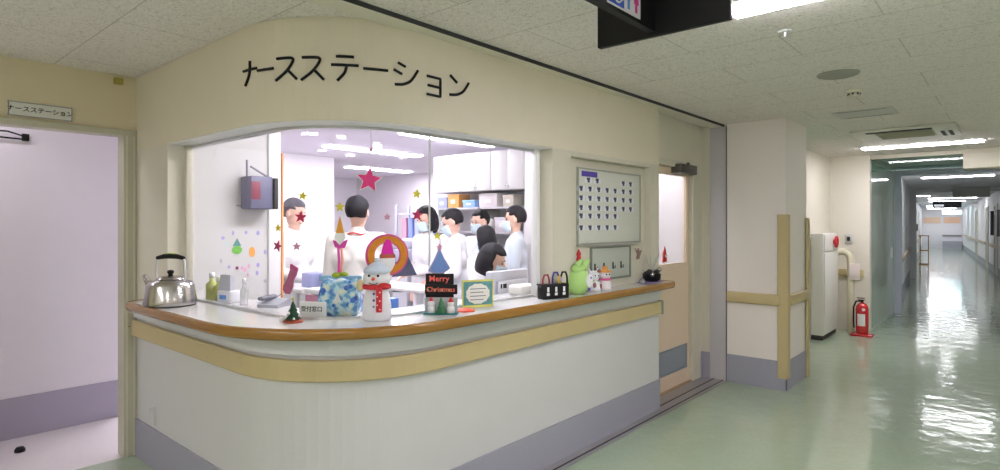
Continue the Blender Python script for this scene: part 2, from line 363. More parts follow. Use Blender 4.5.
t_.add([(*p, 1.0) for p in poly] + [(*p, ZT) for p in poly], [list(range(n)), list(range(n, 2 * n)), *[(i, (i + 1) % n, n + (i + 1) % n, n + i) for i in range(n)]])
t_.build('worktop', M_ctop, cnt)
e_ = MB(); prof = [(0, .998), (.012, .994), (.02, 1.004), (.02, 1.034), (.012, 1.043), (0, 1.044)]
P = [Vector(p) for p in [(-3.99, 1.36)] + po + [(-2.245, 4.50)]]
vs_ = []
for k, p in enumerate(P):
    tng = (P[min(k + 1, len(P) - 1)] - P[max(k - 1, 0)]).normalized(); nn = Vector((tng.y, -tng.x))
    for o, z in prof: q = p + nn * o; vs_.append((q.x, q.y, z))
m_ = len(prof); e_.add(vs_, [(k * m_ + i, (k + 1) * m_ + i, (k + 1) * m_ + (i + 1) % m_, k * m_ + (i + 1) % m_) for k in range(len(P) - 1) for i in range(m_)] + [list(range(m_)), list(range((len(P) - 1) * m_, len(P) * m_))], True)
e_.build('wood_edge', M_wood, cnt)
# sill track where the panes stand
mb = MB(); band(mb, spath(GO + .012, x0=-3.79, y1=3.005), spath(GO - .016, x0=-3.79, y1=3.005), ZT, ZT + .012)
mb2 = MB(); band(mb2, spath(GO + .014, x0=-3.79, y1=3.005), spath(GO - .018, x0=-3.79, y1=3.005), ZF - .018, ZF - .0005)
wn = struct(mb.build('window_1', M_alu)); mb2.build('top_track', M_alu, wn)
gp = spath(GO + .003, x0=-3.79, y1=3.0, ys=(2.10,)); gi = spath(GO - .003, x0=-3.79, y1=3.0, ys=(2.10,))
band(MB(), gp[:2], gi[:2], ZT + .012, ZF - .018).build('glass_pane', M_glass, wn)
band(MB(), gp[1:21], gi[1:21], ZT + .012, ZF - .018).build('curved_glass_pane', M_glass, wn)
band(MB(), gp[20:], gi[20:], ZT + .012, ZF - .018).build('glass_pane', M_glass, wn)
j_ = MB()
for q in (gp[20],): j_.box(q[0] - .007, q[0] + .0025, q[1] - .0025, q[1] + .0025, ZT + .012, ZF - .018)
j_.build('glass_joint', mat('silicone_joint', (.75, .78, .78), .3), wn)
MB().rbox(-3.795, -3.765, 1.445, 1.485, ZT, ZF, .003).build('side_frame', M_trimc, wn)
MB().rbox(-2.335, -2.285, 2.975, 3.008, ZT, ZF, .003).build('side_frame', M_white, wn)

# shutter strip, guide, floor track
mb = MB(); mb.box(-2.235, -2.115, -1.5, 5.70, ZC - .022, ZC - .0005)
st = struct(mb.build('trim_3', M_steel)); MB().box(-2.1155, -2.1125, -1.5, 5.70, ZC - .0225, ZC - .0005).build('shutter_slot', M_dark, st)
mb = MB(); mb.box(-2.25, -2.09, 5.69, 5.80, 0, ZC - .022)
gd = struct(mb.build('trim_4', mat('silver_guide', (.56, .54, .56), .4))); MB().box(-2.092, -2.085, 5.68, 5.695, 0, ZC - .022).build('guide_slot', mat('grey_slot', (.12, .12, .12), .5), gd)
mb = MB(); mb.box(-2.178, -2.09, 1.9, 4.48, 0, .003); mb.box(-2.33, -2.09, 4.48, 5.69, 0, .003)
tr = struct(mb.build('trim_5', mat('lilac_steel_track', (.40, .38, .40), .35, metal=.4)))
MB().box(-2.128, -2.116, 1.9, 5.69, .0028, .0045).box(-2.215, -2.203, 4.48, 5.69, .0028, .0045).build('track_groove', M_dark, tr)

# door of the station, door_2
mb = MB(); mb.box(-2.46, -2.33, YE, 5.70, 2.075, ZC); mb.box(-2.46, -2.33, 5.62, 5.80, 0, 2.075); mb.box(-2.46, -2.25, 5.70, 5.80, 0, ZC); mb.box(-2.46, -2.34, YE - .13, YE, 0, ZC)
mb.box(-2.34, -2.19, YE - .002, YE, 0, ZC)
struct(mb.build('wall_door', M_wall))
struct(MB().box(-2.33, -2.322, 5.66, 5.70, 0, .25).box(-2.33, -2.25, 5.692, 5.70, 0, .25).build('baseboard_door', M_base))
fr = MB(); fr.box(-2.345, -2.318, 5.45, 5.62, .004, 2.02); fr.box(-2.42, -2.318, YE, 5.62, 2.017, 2.075); fr.box(-2.42, -2.345, 5.452, 5.60, 0, 2.017)
d2 = struct(fr.build('door_2', M_trimc, bevel=.004))
lf = MB(); y0, y1 = 4.50, 5.45; wy0, wy1, wz0, wz1 = 4.72, 5.395, 1.138, 1.948
for a in ((y0, wy0, .012, 2.015), (wy1, y1, .012, 2.015), (wy0, wy1, .012, wz0), (wy0, wy1, wz1, 2.015)): lf.box(-2.40, -2.36, *a)
lf = lf.build('door_leaf', M_door, d2)
MB().box(-2.384, -2.378, wy0, wy1, wz0, wz1).build('frosted_pane', M_frost, lf)
lv = MB(); lv.box(-2.36, -2.352, 4.80, 5.395, .145, .165); lv.box(-2.36, -2.352, 4.80, 5.395, .355, .372); lv.box(-2.36, -2.352, 4.80, 4.815, .145, .372); lv.box(-2.36, -2.352, 5.38, 5.395, .145, .372)
for k in range(9):
    z = .168 + k * .021; lv.add([(-2.359, 4.81, z + .018), (-2.353, 4.81, z), (-2.353, 5.385, z), (-2.359, 5.385, z + .018)], [(0, 1, 2, 3)])
lv.build('louvre_vent', M_vent, lf)
cl = MB(); cl.rbox(-2.36, -2.26, 5.06, 5.42, 1.96, 2.045, .012); cl.cone((-2.30, 5.30, 2.04), (-2.30, 5.30, 2.07), .014, .014, 10)
cl.build('door_closer', mat('dark_bronze', (.10, .095, .09), .35, metal=.5), d2)
struct(MB().box(-2.42, -2.33, 4.48, 5.62, -.0005, .012).build('trim_6', mat('tan_threshold', (.42, .30, .18), .5)))

# pillar
wallbox('wall_pillar', mat('pillar_vinyl', (.88, .82, .77), .7, bump=.12, bscale=180), -2.09, -1.56, 5.69, 6.38, 0, ZC)
struct(MB().box(-2.085, -1.552, 5.682, 5.69, 0, .262).box(-1.56, -1.552, 5.682, 6.388, 0, .262).build('baseboard_pillar', M_base))
o = MB().rbox(-2.08, -1.60, 5.655, 5.69, .76, .862, .012).build('wall_rail', M_tan); tag(o, 'short tan bumper rail on the face of the cream pillar', 'bumper rail')
o = MB().rbox(-1.56, -1.525, 5.76, 6.34, .76, .862, .012).build('wall_rail', M_tan); tag(o, 'tan bumper rail on the corridor side of the cream pillar', 'bumper rail')
for (y, dx, nm) in ((5.69, 1, 'tan corner guard on the front edge of the cream pillar'), (6.38, 1, 'tan corner guard on the back edge of the cream pillar')):
    g_ = MB(); s = -1 if y < 6 else 1
    if s < 0: g_.box(-1.625, -1.548, 5.668, 5.682, .11, 1.585); g_.box(-1.552, -1.538, 5.668, 5.75, .11, 1.585)
    else: g_.box(-1.552, -1.535, 6.32, 6.40, .0, 1.56); g_.box(-1.60, -1.535, 6.388, 6.405, .0, 1.56)
    tag(g_.build('corner_guard', M_tan, bevel=.004), nm, 'corner guard')

# wall past the pillar, recess with the hose cabinet
wallbox('wall_alcove_left', M_wall, -2.5, -2.02, 6.40, 9.54, 0, ZC); wallbox('wall_alcove_near', M_wall, -2.5, -2.09, 5.80, 6.40, 0, ZC)
wallbox('wall_alcove_back', mat('alcove_wall_vinyl', (.76, .72, .62), .7, bump=.1, bscale=150), -2.5, -1.53, 9.54, 9.62, 0, ZC)
o = MB().rbox(-2.0, -1.60, 9.50, 9.54, .76, .862, .012).build('wall_rail', M_tan); tag(o, 'tan bumper rail on the wall behind the red extinguisher', 'bumper rail')
sw = MB().rbox(-1.83, -1.74, 9.525, 9.54, 1.22, 1.36, .004).build('wall_switch', M_alu); tag(sw, 'square metal wall switch above the tan rail in the alcove', 'switch')
MB().rbox(-1.805, -1.765, 9.52, 9.526, 1.26, 1.32, .003).build('button', M_dark, sw)
# cabinet
cb = empty('hose_cabinet', (-2.13, 8.86, 0)); tag(cb, 'tall white metal cabinet with a red knob in the alcove', 'cabinet')
MB().rbox(.112, .26, -.40, .40, .06, 1.375, .006).build('body', mat('white_enamel', (.74, .73, .68), .35), cb)
MB().box(.115, .245, -.385, .385, 0, .06).build('plinth', M_dark, cb)
MB().rbox(.26, .272, -.37, .39, .07, 1.12, .004).build('door', mat('white_enamel_door', (.76, .75, .70), .35), cb)
MB().rbox(.26, .272, -.37, .39, 1.14, 1.36, .004).build('upper_panel', mat('white_enamel_top', (.75, .73, .69), .35), cb)
k_ = MB(); k_.cone((.27, .12, 1.26), (.30, .12, 1.26), .03, .03, 12); k_.tube([(.305, .12 + .065 * math.cos(a * PI / 8), 1.26 + .065 * math.sin(a * PI / 8)) for a in range(16)], .016, 8, closed=True)
for a in range(3): k_.tube([(.305, .12, 1.26), (.305, .12 + .06 * math.cos(a * 2.09), 1.26 + .06 * math.sin(a * 2.09))], .01, 6)
k_.build('wheel_knob', M_red, cb)
# pipe
pp = []
for k in range(9):
    a = PI - PI * k / 8; pp.append((-1.82 + .10 * math.cos(a), 9.30, 1.02 + .10 * math.sin(a)))
pts = [(-1.92, 9.30, .92)] + pp + [(-1.72, 9.32, .5), (-1.72, 9.32, 0)]
o = MB().tube(pts, .045, 14).build('drain_pipe', mat('cream_pipe', (.66, .62, .46), .4)); tag(o, 'cream hooked pipe between the white cabinet and the extinguisher', 'pipe')
tg = MB(); tg.rbox(-1.72, -1.60, 9.255, 9.262, .74, .96, .002, M=None); tg.cone((-1.70, 9.262, .9), (-1.70, 9.285, .9), .004, .004, 6)
tag(tg.build('paper_tag', mat('pink_white_tag', (.80, .70, .66), .6)), 'pale paper tag hanging on the cream hooked pipe', 'tag')
# extinguisher
ex = empty('fire_extinguisher', (-1.56, 9.18, 0)); tag(ex, 'red fire extinguisher standing on the floor by the alcove', 'fire extinguisher')
M_fe = mat('red_enamel', (.55, .02, .025), .25, coat=.5)
MB().lathe([(0, .03), (.065, .03), (.075, .05), (.075, .36), (.068, .40), (.045, .43), (.02, .445), (0, .445)], n=24).build('cylinder', M_fe, ex)
MB().rbox(-.13, .13, -.10, .10, 0, .03, .012).build('base_tray', M_fe, ex)
MB().cone((0, 0, .44), (0, 0, .475), .018, .018, 12).rbox(-.05, .03, -.012, .012, .475, .485, .003).rbox(-.06, .03, -.012, .012, .50, .51, .003).build('valve', M_black, ex)
MB().tube([(.0, -.0, .465), (-.07, 0, .46), (-.10, 0, .38), (-.10, 0, .15), (-.095, 0, .1)], .011, 8).build('hose', M_black, ex)
lb = MB()
for k in range(7):
    a = -2.2 + k * .18; b = a + .18
    lb.add([(.0765 * math.cos(a), .0765 * math.sin(a), .14), (.0765 * math.cos(b), .0765 * math.sin(b), .14), (.0765 * math.cos(b), .0765 * math.sin(b), .30), (.0765 * math.cos(a), .0765 * math.sin(a), .30)], [(0, 1, 2, 3)], True)
lb.build('paper_label', M_white, ex)
MB().cone((.03, -.085, .36), (.03, -.07, .36), .02, .02, 12).build('gauge', M_white, ex)
# exit sign
es = empty('exit_sign', (-1.74, 6.62, 2.09)); tag(es, 'green lit exit sign hanging behind the cream pillar', 'sign')
MB().rbox(-.17, .115, -.02, .02, 0, .18, .004).build('lit_panel', emitter('exit_green', (.02, .75, .36), 1.1), es)
MB().rbox(-.03, .03, -.015, .015, .18, ZC - 2.09, .002).build('bracket', M_white, es)
MB().box(-.14, -.03, -.0225, -.02, .03, .15).build('white_pictogram', emitter('exit_white', (.8, 1, .9), 1.5), es)

# glass wall panel of the right passage
gw = struct(MB().box(-1.60, -1.53, 9.62, 11.8, 0, .03).box(-1.60, -1.53, 9.62, 11.8, 2.36, ZC).box(-1.60, -1.53, 9.62, 9.68, .03, 2.36).box(-1.60, -1.53, 11.72, 11.8, .03, 2.36).build('window_2', mat('pale_green_frame', (.55, .66, .60), .3)))
MB().box(-1.575, -1.535, 9.68, 11.72, .03, 2.36).build('glass_pane', mat('green_backed_glass', (.66, .78, .68), .05, spec=.6, coat=.3), gw)
MB().rbox(-1.528, -1.515, 11.35, 11.42, .95, 1.12, .004).build('flush_handle', M_alu, gw)
# lintel, smoke screen, box
wallbox('wall_lintel', M_wall, -1.53, 1.5, 9.62, 9.72, 2.40, ZC)
gs = struct(MB().box(-1.53, -.515, 9.66, 9.668, 2.24, 2.40).build('window_3', M_glass_g))
MB().box(-1.53, -.515, 9.655, 9.673, 2.228, 2.24).build('glass_edge', mat('dark_green_edge', (.06, .14, .12), .3), gs)
o = MB().rbox(-.515, 1.48, 9.60, 9.95, 2.21, 2.40, .004).build('bulkhead_box', M_wall); struct(o); o.name = 'trim_7'
struct(MB().box(-1.53, -1.44, 11.8, 11.9, 0, ZC).box(-1.44, 1.5, 11.8, 11.9, 2.30, ZC).build('door_4', mat('blue_grey_frame', (.55, .60, .72), .4), bevel=.003))
# far corridor
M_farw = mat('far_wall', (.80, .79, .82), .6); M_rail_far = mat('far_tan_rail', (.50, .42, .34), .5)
def qbox(mb, s0, s1, t0, t1, z0, z1, mi=0):
    vs_ = [(*Q(s, t), z) for z in (z0, z1) for t in (t0, t1) for s in (s0, s1)]
    return mb.add(vs_, [(0, 2, 3, 1), (4, 5, 7, 6), (0, 1, 5, 4), (2, 6, 7, 3), (0, 4, 6, 2), (1, 3, 7, 5)], False, mi)
struct(qbox(MB(), .1, FARL, -.15, 0, 0, ZC).build('wall_far_left', M_farw))
struct(qbox(MB(), 0, FARL, FW, FW + .15, 0, ZC).build('wall_far_right', M_farw))
struct(qbox(MB(), FARL, FARL + .1, -.15, FW + .15, 0, ZC).build('wall_far_end', M_farw))
struct(qbox(qbox(MB(), .1, FARL, 0, .01, 0, .22), 0, FARL, FW - .01, FW, 0, .22).build('baseboard_far', M_base))
for t0, t1, nm in ((.0, .06, 'left'), (FW - .06, FW, 'right')):
    h_ = MB(); qbox(h_, .3, 5.2, t0, t1, .78, .87); qbox(h_, 6.6, 8.0, t0, t1, .78, .87); qbox(h_, 8.4, 13.0, t0, t1, .78, .87); qbox(h_, 15.0, 33, t0, t1, .78, .87)
    tag(h_.build('handrail', M_rail_far), 'brown handrail along the %s wall of the far corridor' % nm, 'handrail')
struct(qbox(qbox(qbox(MB(), 8.0, 8.3, 0, .16, 0, ZC), 8.0, 8.3, FW - .12, FW, 0, ZC), 8.0, 8.3, .16, FW - .12, 2.36, ZC).build('trim_8', M_farw))
struct(qbox(MB(), 7.6, 8.0, .95, 1.7, 2.2, ZC).build('trim_9', mat('grey_bulkhead', (.50, .50, .46), .6)))
struct(qbox(MB(), 19.8, 20.0, 0, FW, 2.36, ZC).build('trim_10', M_farw))
for k, (s, sd) in enumerate(((5.4, 1), (10.5, 1), (13.2, 0), (14.0, 1), (20.0, 1), (22.0, 0))):
    t0, t1 = (FW - .03, FW + .01) if sd else (-.01, .03)
    d_ = MB(); qbox(d_, s, s + .06, t0, t1, 0, 2.1); qbox(d_, s + .96, s + 1.02, t0, t1, 0, 2.1); qbox(d_, s + .06, s + .96, t0, t1, 2.04, 2.1)
    d_ = struct(d_.build('door_%d' % (5 + k), M_trimc))
    tt = (FW - .015, FW + .01) if sd else (-.01, .015)
    qbox(MB(), s + .06, s + .96, tt[0], tt[1], 0, 2.04).build('door_leaf', mat('far_door_grey', (.42, .40, .36), .5), d_)
    hx = (FW - .05, FW - .015) if sd else (.015, .05)
    qbox(MB(), s + .12, s + .16, hx[0], hx[1], .9, 1.2).build('door_handle', M_alu, d_)
# end wall features
bl = qbox(MB(), FARL - .05, FARL - .002, .10, .95, 1.55, 1.92); tag(bl.build('notice_board', mat('pale_orange_board', (.80, .58, .42), .6)), 'orange notice board, left one on the far end wall', 'notice board')
bl = qbox(MB(), FARL - .05, FARL - .002, 1.12, 1.95, 1.55, 1.92); tag(bl.build('notice_board', mat('orange_board', (.82, .54, .38), .6)), 'orange notice board, right one on the far end wall', 'notice board')
h_ = qbox(MB(), FARL - .08, FARL - .002, 1.05, 2.0, .72, .82); tag(h_.build('handrail', mat('dark_rail', (.28, .26, .25), .5)), 'dark rail across the far end wall', 'handrail')
bx_ = qbox(MB(), FARL - 1.2, FARL - .02, 1.05, 2.0, 0, .45); tag(bx_.build('bench', mat('grey_bench', (.42, .42, .50), .5)), 'low grey bench against the far end wall', 'bench')
hs = empty('hanging_sign', (*Q(18.0, .0), 0)); hs.location = (*Q(16.6, .98), 2.13); hs.rotation_euler = (0, 0, math.radians(5.03)); tag(hs, 'small black hanging sign deep in the far corridor', 'sign')
MB().rbox(-.44, .44, -.03, .03, 0, .25, .004).build('panel', M_black, hs); [MB().cone((x, 0, .2), (x, 0, ZC - 2.13), .01, .01, 8).build('rod', M_alu, hs) for x in (-.3, .3)]
MB().box(-.40, -.10, -.034, -.03, .04, .12).build('lit_strip', emitter('sign_grey', (.3, .35, .45), .6), hs)
o = qbox(MB(), FARL - 8.2, FARL - 8.0, .95, 1.75, 2.0, 2.2); tag(o.build('lit_sign', emitter('cyan_sign', (.35, .9, 1), 3.0)), 'glowing cyan lit sign above the far corridor', 'sign')
tr_ = empty('slim_stand', (*Q(15.2, .28), 0)); tag(tr_, 'slim brown wooden stand by the left wall of the far corridor', 'stand')  # plain stand shape, the brown object here is unidentified
[MB().box(x - .015, x + .015, -.02, .02, 0, 1.05).build('upright', M_wood, tr_) for x in (-.125, .125)]; MB().box(-.14, .14, -.2, .2, 0, .04).build('foot', M_wood, tr_); MB().box(-.15, .15, -.03, .03, 1.05, 1.08).build('top_bar', M_wood, tr_); MB().box(-.13, .13, -.15, .15, .5, .54).build('shelf', M_wood, tr_)
for s, nm in ((9.6, 'first'), (11.8, 'second')):
    o = qbox(MB(), s, s + .12, FW - .09, FW, 1.15, 1.9); tag(o.build('door_plate', mat('dark_plate', (.10, .10, .12), .5)), 'tall dark plate on the right far wall, %s from the portal' % nm, 'plate')
o = qbox(MB(), 13.9, 14.1, 0, .1, 1.25, 1.5); tag(o.build('wall_phone', M_black), 'small black box on the left wall of the far corridor', 'box')
# outer shell of the near hall (behind the viewer)
wallbox('wall_right', M_wall, 1.5, 1.6, 7.0, 12, 0, ZC); wallbox('wall_lounge', M_wall, 4.0, 4.1, -4, 7.1, 0, ZC); wallbox('wall_lounge_end', M_wall, 1.6, 4.0, 7.0, 7.1, 0, ZC); wallbox('wall_behind', M_wall, -4.41, 4.1, -4.1, -4, 0, ZC)
wallbox('wall_right_return', M_wall, .5, 1.5, 11.8, 11.9, 0, 2.3)

# ------------------------------------------------------------------ ceiling lamps
def ceiling_light(x0, x1, y0, y1, m, label, group):
    e = empty('ceiling_light', ((x0 + x1) / 2, (y0 + y1) / 2, ZC)); hx, hy = (x1 - x0) / 2, (y1 - y0) / 2
    MB().box(-hx - .02, hx + .02, -hy - .02, hy + .02, -.008, -.0005).build('housing', M_white, e)
    MB().rbox(-hx, hx, -hy, hy, -.022, -.006, .007).build('diffuser', m, e)
    tag(e, label, 'ceiling light', group); return e
G1 = 'fluorescent lamps along the hall ceiling'
ceiling_light(-.96, .22, 2.58, 2.74, M_tube, 'white strip lamp on the hall ceiling beside the black hanging sign', G1)
ceiling_light(-1.46, -.28, 8.55, 8.70, M_tube, 'white strip lamp on the ceiling just past the air conditioner', G1)
ceiling_light(-1.46, -.28, -3.2, -3.06, M_tube, 'white strip lamp on the hall ceiling behind the viewer', G1)
for x, y, nm in ((2.2, 1.2, 'added fill lamp over the lounge, right of the viewer'), (2.2, 4.2, 'added fill lamp over the lounge, far end'), (2.2, -1.8, 'added fill lamp over the lounge, behind the viewer'), (0.3, -1.2, 'added fill lamp on the hall ceiling just behind the viewer'), (-2.4, -1.9, 'added fill lamp on the ceiling by the left wall, behind the viewer')):  # unseen lamps added to light the counter front and walls more evenly
    ceiling_light(x - .6, x + .6, y - .07, y + .07, M_tube, nm, G1)
G2 = 'strip lamps of the far corridor'
ceiling_light(-1.46, -.32, 14.75, 14.9, M_tube_far, 'wide strip lamp on the ceiling beyond the green glass screen', G2)
for i, (s, t, hw) in enumerate(((8.9, .9, .22), (12.6, .25, .2), (15.2, 1.1, .7), (18.6, 1.0, .6), (22, 1.0, .6), (26, 1.0, .7), (30, 1.0, .7), (33, 1.0, .7))):  # the last two are added to brighten the far end wall
    x, y = Q(s, t); ceiling_light(x - hw, x + hw, y - .08, y + .08, M_tube_far, ['short strip lamp by the portal of the far corridor', 'small strip lamp near the left wall of the far corridor', 'wide strip lamp in front of the small black hanging sign', 'strip lamp right by the small black hanging sign', 'strip lamp beyond the small black hanging sign', 'strip lamp just past the cyan lit sign', 'added fill lamp, last but one before the far end wall', 'added fill lamp, last before the far end wall'][i], G2)
G3 = 'strip lamps on the ceiling of the nurse station room'
for x, y0, y1, nm in ((-6.26, 4.0, 5.45, 'long strip lamp in the room, seen above the large red star'), (-4.75, 3.95, 5.35, 'strip lamp in the room above the white wall cupboards'), (-8.3, 5.7, 7.0, 'far strip lamp in the room beyond the large red star'),
                      (-3.2, 2.1, 3.4, 'added fill lamp in the room, unseen just behind the counter glass'), (-6.3, 1.9, 3.2, 'strip lamp in the room near the left wall'),  # lamp behind the counter glass is unseen, added to light the room front
                      (-4.85, -.4, .8, 'added fill lamp in the passage, unseen behind the doorway'), (-2.75, 4.75, 5.45, 'strip lamp behind the beige door')):  # passage lamp is unseen, added to brighten the passage wall
    ceiling_light(x - .1, x + .1, y0, y1, M_fill_pass if y0 < 0 else M_tube_in, nm, G3)

# ------------------------------------------------------------------ ceiling fittings
p = on_z(838, 74, ZC)
o = MB().lathe([(0, -.014), (.10, -.014), (.118, -.008), (.122, 0), (0, 0)], n=32).build('ceiling_speaker', mat('grey_mesh', (.34, .34, .29), .6, bump=.6, bscale=400)); o.location = p; tag(o, 'round grey speaker disc flush in the ceiling', 'speaker')
p = on_z(854, 90, ZC); sd = empty('smoke_detector', p); tag(sd, 'round cream smoke detector on the ceiling beyond the speaker', 'smoke detector')
MB().lathe([(0, -.02), (.05, -.02), (.06, -.012), (.06, 0), (0, 0)], n=24).build('base', mat('cream_plastic', (.70, .68, .56), .4), sd)
MB().lathe([(0, -.05), (.03, -.05), (.038, -.042), (.04, -.02), (0, -.02)], n=24).build('sensor_head', mat('cream_plastic_head', (.66, .64, .52), .4), sd)
v_ = MB()
for k in range(8): a = k * PI / 4; v_.box(-.006, .006, .037, .042, -.038, -.026, M=Matrix.Rotation(a, 4, 'Z'))
v_.build('sensor_slot', M_dark, sd)
p = on_z(785, 31, ZC); sp = empty('sprinkler', p); tag(sp, 'small metal sprinkler head in the ceiling near the lit lamp', 'sprinkler')
MB().lathe([(0, -.006), (.028, -.006), (.032, 0), (0, 0)], n=20).build('rosette', M_white, sp); MB().cone((0, 0, -.006), (0, 0, -.03), .008, .006, 10).cone((0, 0, -.03), (0, 0, -.033), .016, .016, 12).build('nozzle', M_alu, sp)
# air conditioner cassette
ac = empty('air_conditioner', (-.86, 7.38, ZC)); ac.scale = (.9, .9, .9); tag(ac, 'cream four-way air conditioner cassette in the ceiling', 'air conditioner')
MB().rbox(-.48, .48, -.48, .48, -.03, -.0005, .01).build('panel', mat('ac_cream', (.70, .68, .62), .4), ac)
g_ = MB(); g_.rbox(-.27, .27, -.27, .27, -.036, -.03, .003)
for k in range(14): g_.box(-.255, .255, -.26 + k * .038, -.25 + k * .038, -.041, -.035)
g_.build('intake_grille', mat('ac_grille', (.42, .40, .30), .5), ac)
s_ = MB(); s_.box(-.34, .27, -.40, -.32, -.036, -.028); s_.box(.32, .355, -.05, .36, -.036, -.028); s_.box(.39, .425, -.05, .36, -.036, -.028)
s_.build('air_slot', M_dark, ac)
v_ = empty('ceiling_vent', (*on_z(865, 113, ZC).xy, ZC)); tag(v_, 'flat cream ceiling hatch between the detector and the air conditioner', 'ceiling hatch')
MB().rbox(-.22, .22, -.20, .20, -.005, -.0005, .002).build('cover', mat('hatch_cream', (.60, .585, .55), .7), v_); [MB().box(-.18, .18, y, y + .01, -.0062, -.0048).build('seam', M_dark, v_) for y in (-.17, .16)]
# corner sensor on left wall
o = MB().rbox(-4.33, -4.295, 1.22, 1.27, 2.39, 2.43, .005).build('corner_sensor', mat('olive_plastic', (.42, .36, .08), .5)); tag(o, 'tiny mustard sensor box high in the left wall corner', 'sensor')
# hook on lower wall
hk = MB(); hk.rbox(-3.97, -3.955, 1.328, 1.338, .27, .39, .003); hk.tube([(-3.962, 1.328, .38), (-3.962, 1.305, .382), (-3.962, 1.30, .365)], .005, 6)
tag(hk.build('wall_hook', M_alu), 'small grey metal hook low on the counter front', 'hook')
o = MB().lathe([(0, 0), (.03, 0), (.03, .015), (.02, .03), (0, .03)], n=16).build('door_stop', M_black); o.location = (-4.95, .86, 0); tag(o, 'black round door stop on the passage floor', 'door stop')
h_ = MB(); a = on_x(-14, 130, -5.285); b = on_x(25, 137, -5.285)
h_.tube([a + Vector((.03, 0, 0)), (a + b) / 2 + Vector((.05, 0, .012)), b + Vector((.02, 0, 0))], .006, 6); h_.tube([a + Vector((.03, 0, -.04)), b + Vector((.02, 0, -.02))], .006, 6); h_.rbox(b.x - .002, b.x + .03, b.y - .02, b.y + .02, b.z - .03, b.z + .02, .004)
h_.rbox(a.x - .002, a.x + .04, a.y - .02, a.y + .02, a.z - .05, a.z + .02, .004)
tag(h_.build('wall_bracket', M_black), 'thin black bracket arm on the lilac passage wall', 'bracket')

# ------------------------------------------------------------------ signs
# frieze lettering, strokes on the curved wall
CH = {
 'na': [[(.08, .62), (.92, .62)], [(.52, .95), (.52, .62), (.46, .35), (.22, .04)]],
 'bar': [[(.04, .50), (.96, .50)]],
 'su': [[(.12, .88), (.82, .88), (.72, .62), (.50, .34), (.08, .04)], [(.58, .40), (.92, .04)]],
 'te': [[(.20, .90), (.80, .90)], [(.04, .60), (.96, .60)], [(.56, .60), (.50, .32), (.24, .03)]],
 'shi': [[(.20, .92), (.46, .80)], [(.06, .64), (.34, .50)], [(.10, .08), (.36, .10), (.66, .26), (.92, .74)]],
 'yo': [[(.18, .78), (.78, .78), (.78, .06), (.18, .06)], [(.22, .42), (.78, .42)]],
 'n': [[(.14, .86), (.42, .62)], [(.12, .06), (.40, .10), (.70, .28), (.94, .72)]],
}
sg = empty('sign_lettering', (-2.6, 1.5, ZF)); tag(sg, 'large black Japanese lettering on the curved wall above the counter glass', 'sign lettering')
SG = [('na', 242.5, 258, 60, 86), ('bar', 257, 274, 60, 79), ('su', 274, 299, 55, 81), ('su', 299, 326, 54, 81), ('te', 330, 360, 54, 82), ('bar', 362, 389, 57, 82), ('shi', 392, 420, 62, 88), ('yo', 423, 445, 72, 97), ('n', 447, 470, 74, 98)]
def widen(Mx, nr, px, lim):
    tx = Vector((-nr.y, nr.x)); f = abs(tx.dot(R) - (px - 500) / FPX * tx.dot(F)); return Mx @ Matrix.Diagonal((min(lim, 1 / max(f, .2)), 1, 1, 1))
def arc_of(px, o=0.004):
    pnt, nr, d = hit(px, 100, o); ang = math.atan2(pnt.y - CY, pnt.x - CX)
    if pnt.x < CX: return -(CX - pnt.x), d
    if pnt.y > CY: return RR * PI / 2 + (pnt.y - CY), d
    return RR * (ang + PI / 2), d
def arc_pt(s, z, o=.004):
    L = RR * PI / 2
    if s < 0: return Vector((CX + s, CY - RR - o, z))
    if s > L: return Vector((CX + RR + o, CY + s - L, z))
    a = -PI / 2 + s / RR; return Vector((CX + (RR + o) * math.cos(a), CY + (RR + o) * math.sin(a), z))
def smooth_line(pts, curved):
    out = []
    for i in range(len(pts) - 1):
        for k in range(6): t = k / 6; out.append((pts[i][0] * (1 - t) + pts[i + 1][0] * t, pts[i][1] * (1 - t) + pts[i + 1][1] * t))
    out.append(pts[-1])
    if curved:
        for _ in range(5):
            out = [out[0]] + [((out[i - 1][0] + out[i][0] * 2 + out[i + 1][0]) / 4, (out[i - 1][1] + out[i][1] * 2 + out[i + 1][1]) / 4) for i in range(1, len(out) - 1)] + [out[-1]]
    return out
for ch, x0, x1, ya, yb in SG:
    s0, d0 = arc_of(x0); s1, d1 = arc_of(x1); sw_ = .006
    z1 = EYE + (HOR - ya) / FPX * (d0 + d1) / 2; z0 = EYE + (HOR - yb) / FPX * (d0 + d1) / 2
    mb = MB()
    for st_ in CH[ch]:
        L = smooth_line(st_, len(st_) > 2 and ch != 'yo')
        c3 = [arc_pt(s0 + (s1 - s0) * u, z0 + (z1 - z0) * v) for u, v in L]
        mb.tube(c3, .0068, 8)
    mb.build('letter', M_black, sg)
sg.location = (0, 0, 0)
# small plate over the doorway
pl = empty('door_sign', (0, 0, 0)); tag(pl, 'small white name plate with Japanese lettering above the left doorway', 'sign')
a = on_x(7.3, 102.5, XL); b = on_x(71.8, 120, XL); zc_ = (on_x(40, 106, XL).z + on_x(40, 117, XL).z) / 2
ym = (a.y + b.y) / 2; hw = (b.y - a.y) / 2
MB().rbox(XL, XL + .012, ym - hw, ym + hw, zc_ - .042, zc_ + .042, .003).build('plate', mat('plate_white', (.72, .71, .66), .4), pl)
mb = MB()
for (y0, y1, z0, z1) in ((ym - hw, ym + hw, zc_ + .036, zc_ + .042), (ym - hw, ym + hw, zc_ - .042, zc_ - .036), (ym - hw, ym - hw + .006, zc_ - .042, zc_ + .042), (ym + hw - .006, ym + hw, zc_ - .042, zc_ + .042)): mb.box(XL + .011, XL + .015, y0, y1, z0, z1)
mb.build('frame', mat('plate_grey', (.35, .35, .33), .4), pl)
text_mesh('ナースステーション', .035, frame_at((XL + .0135, ym, zc_), (1, 0)), .0008).build('lettering', M_black, pl)
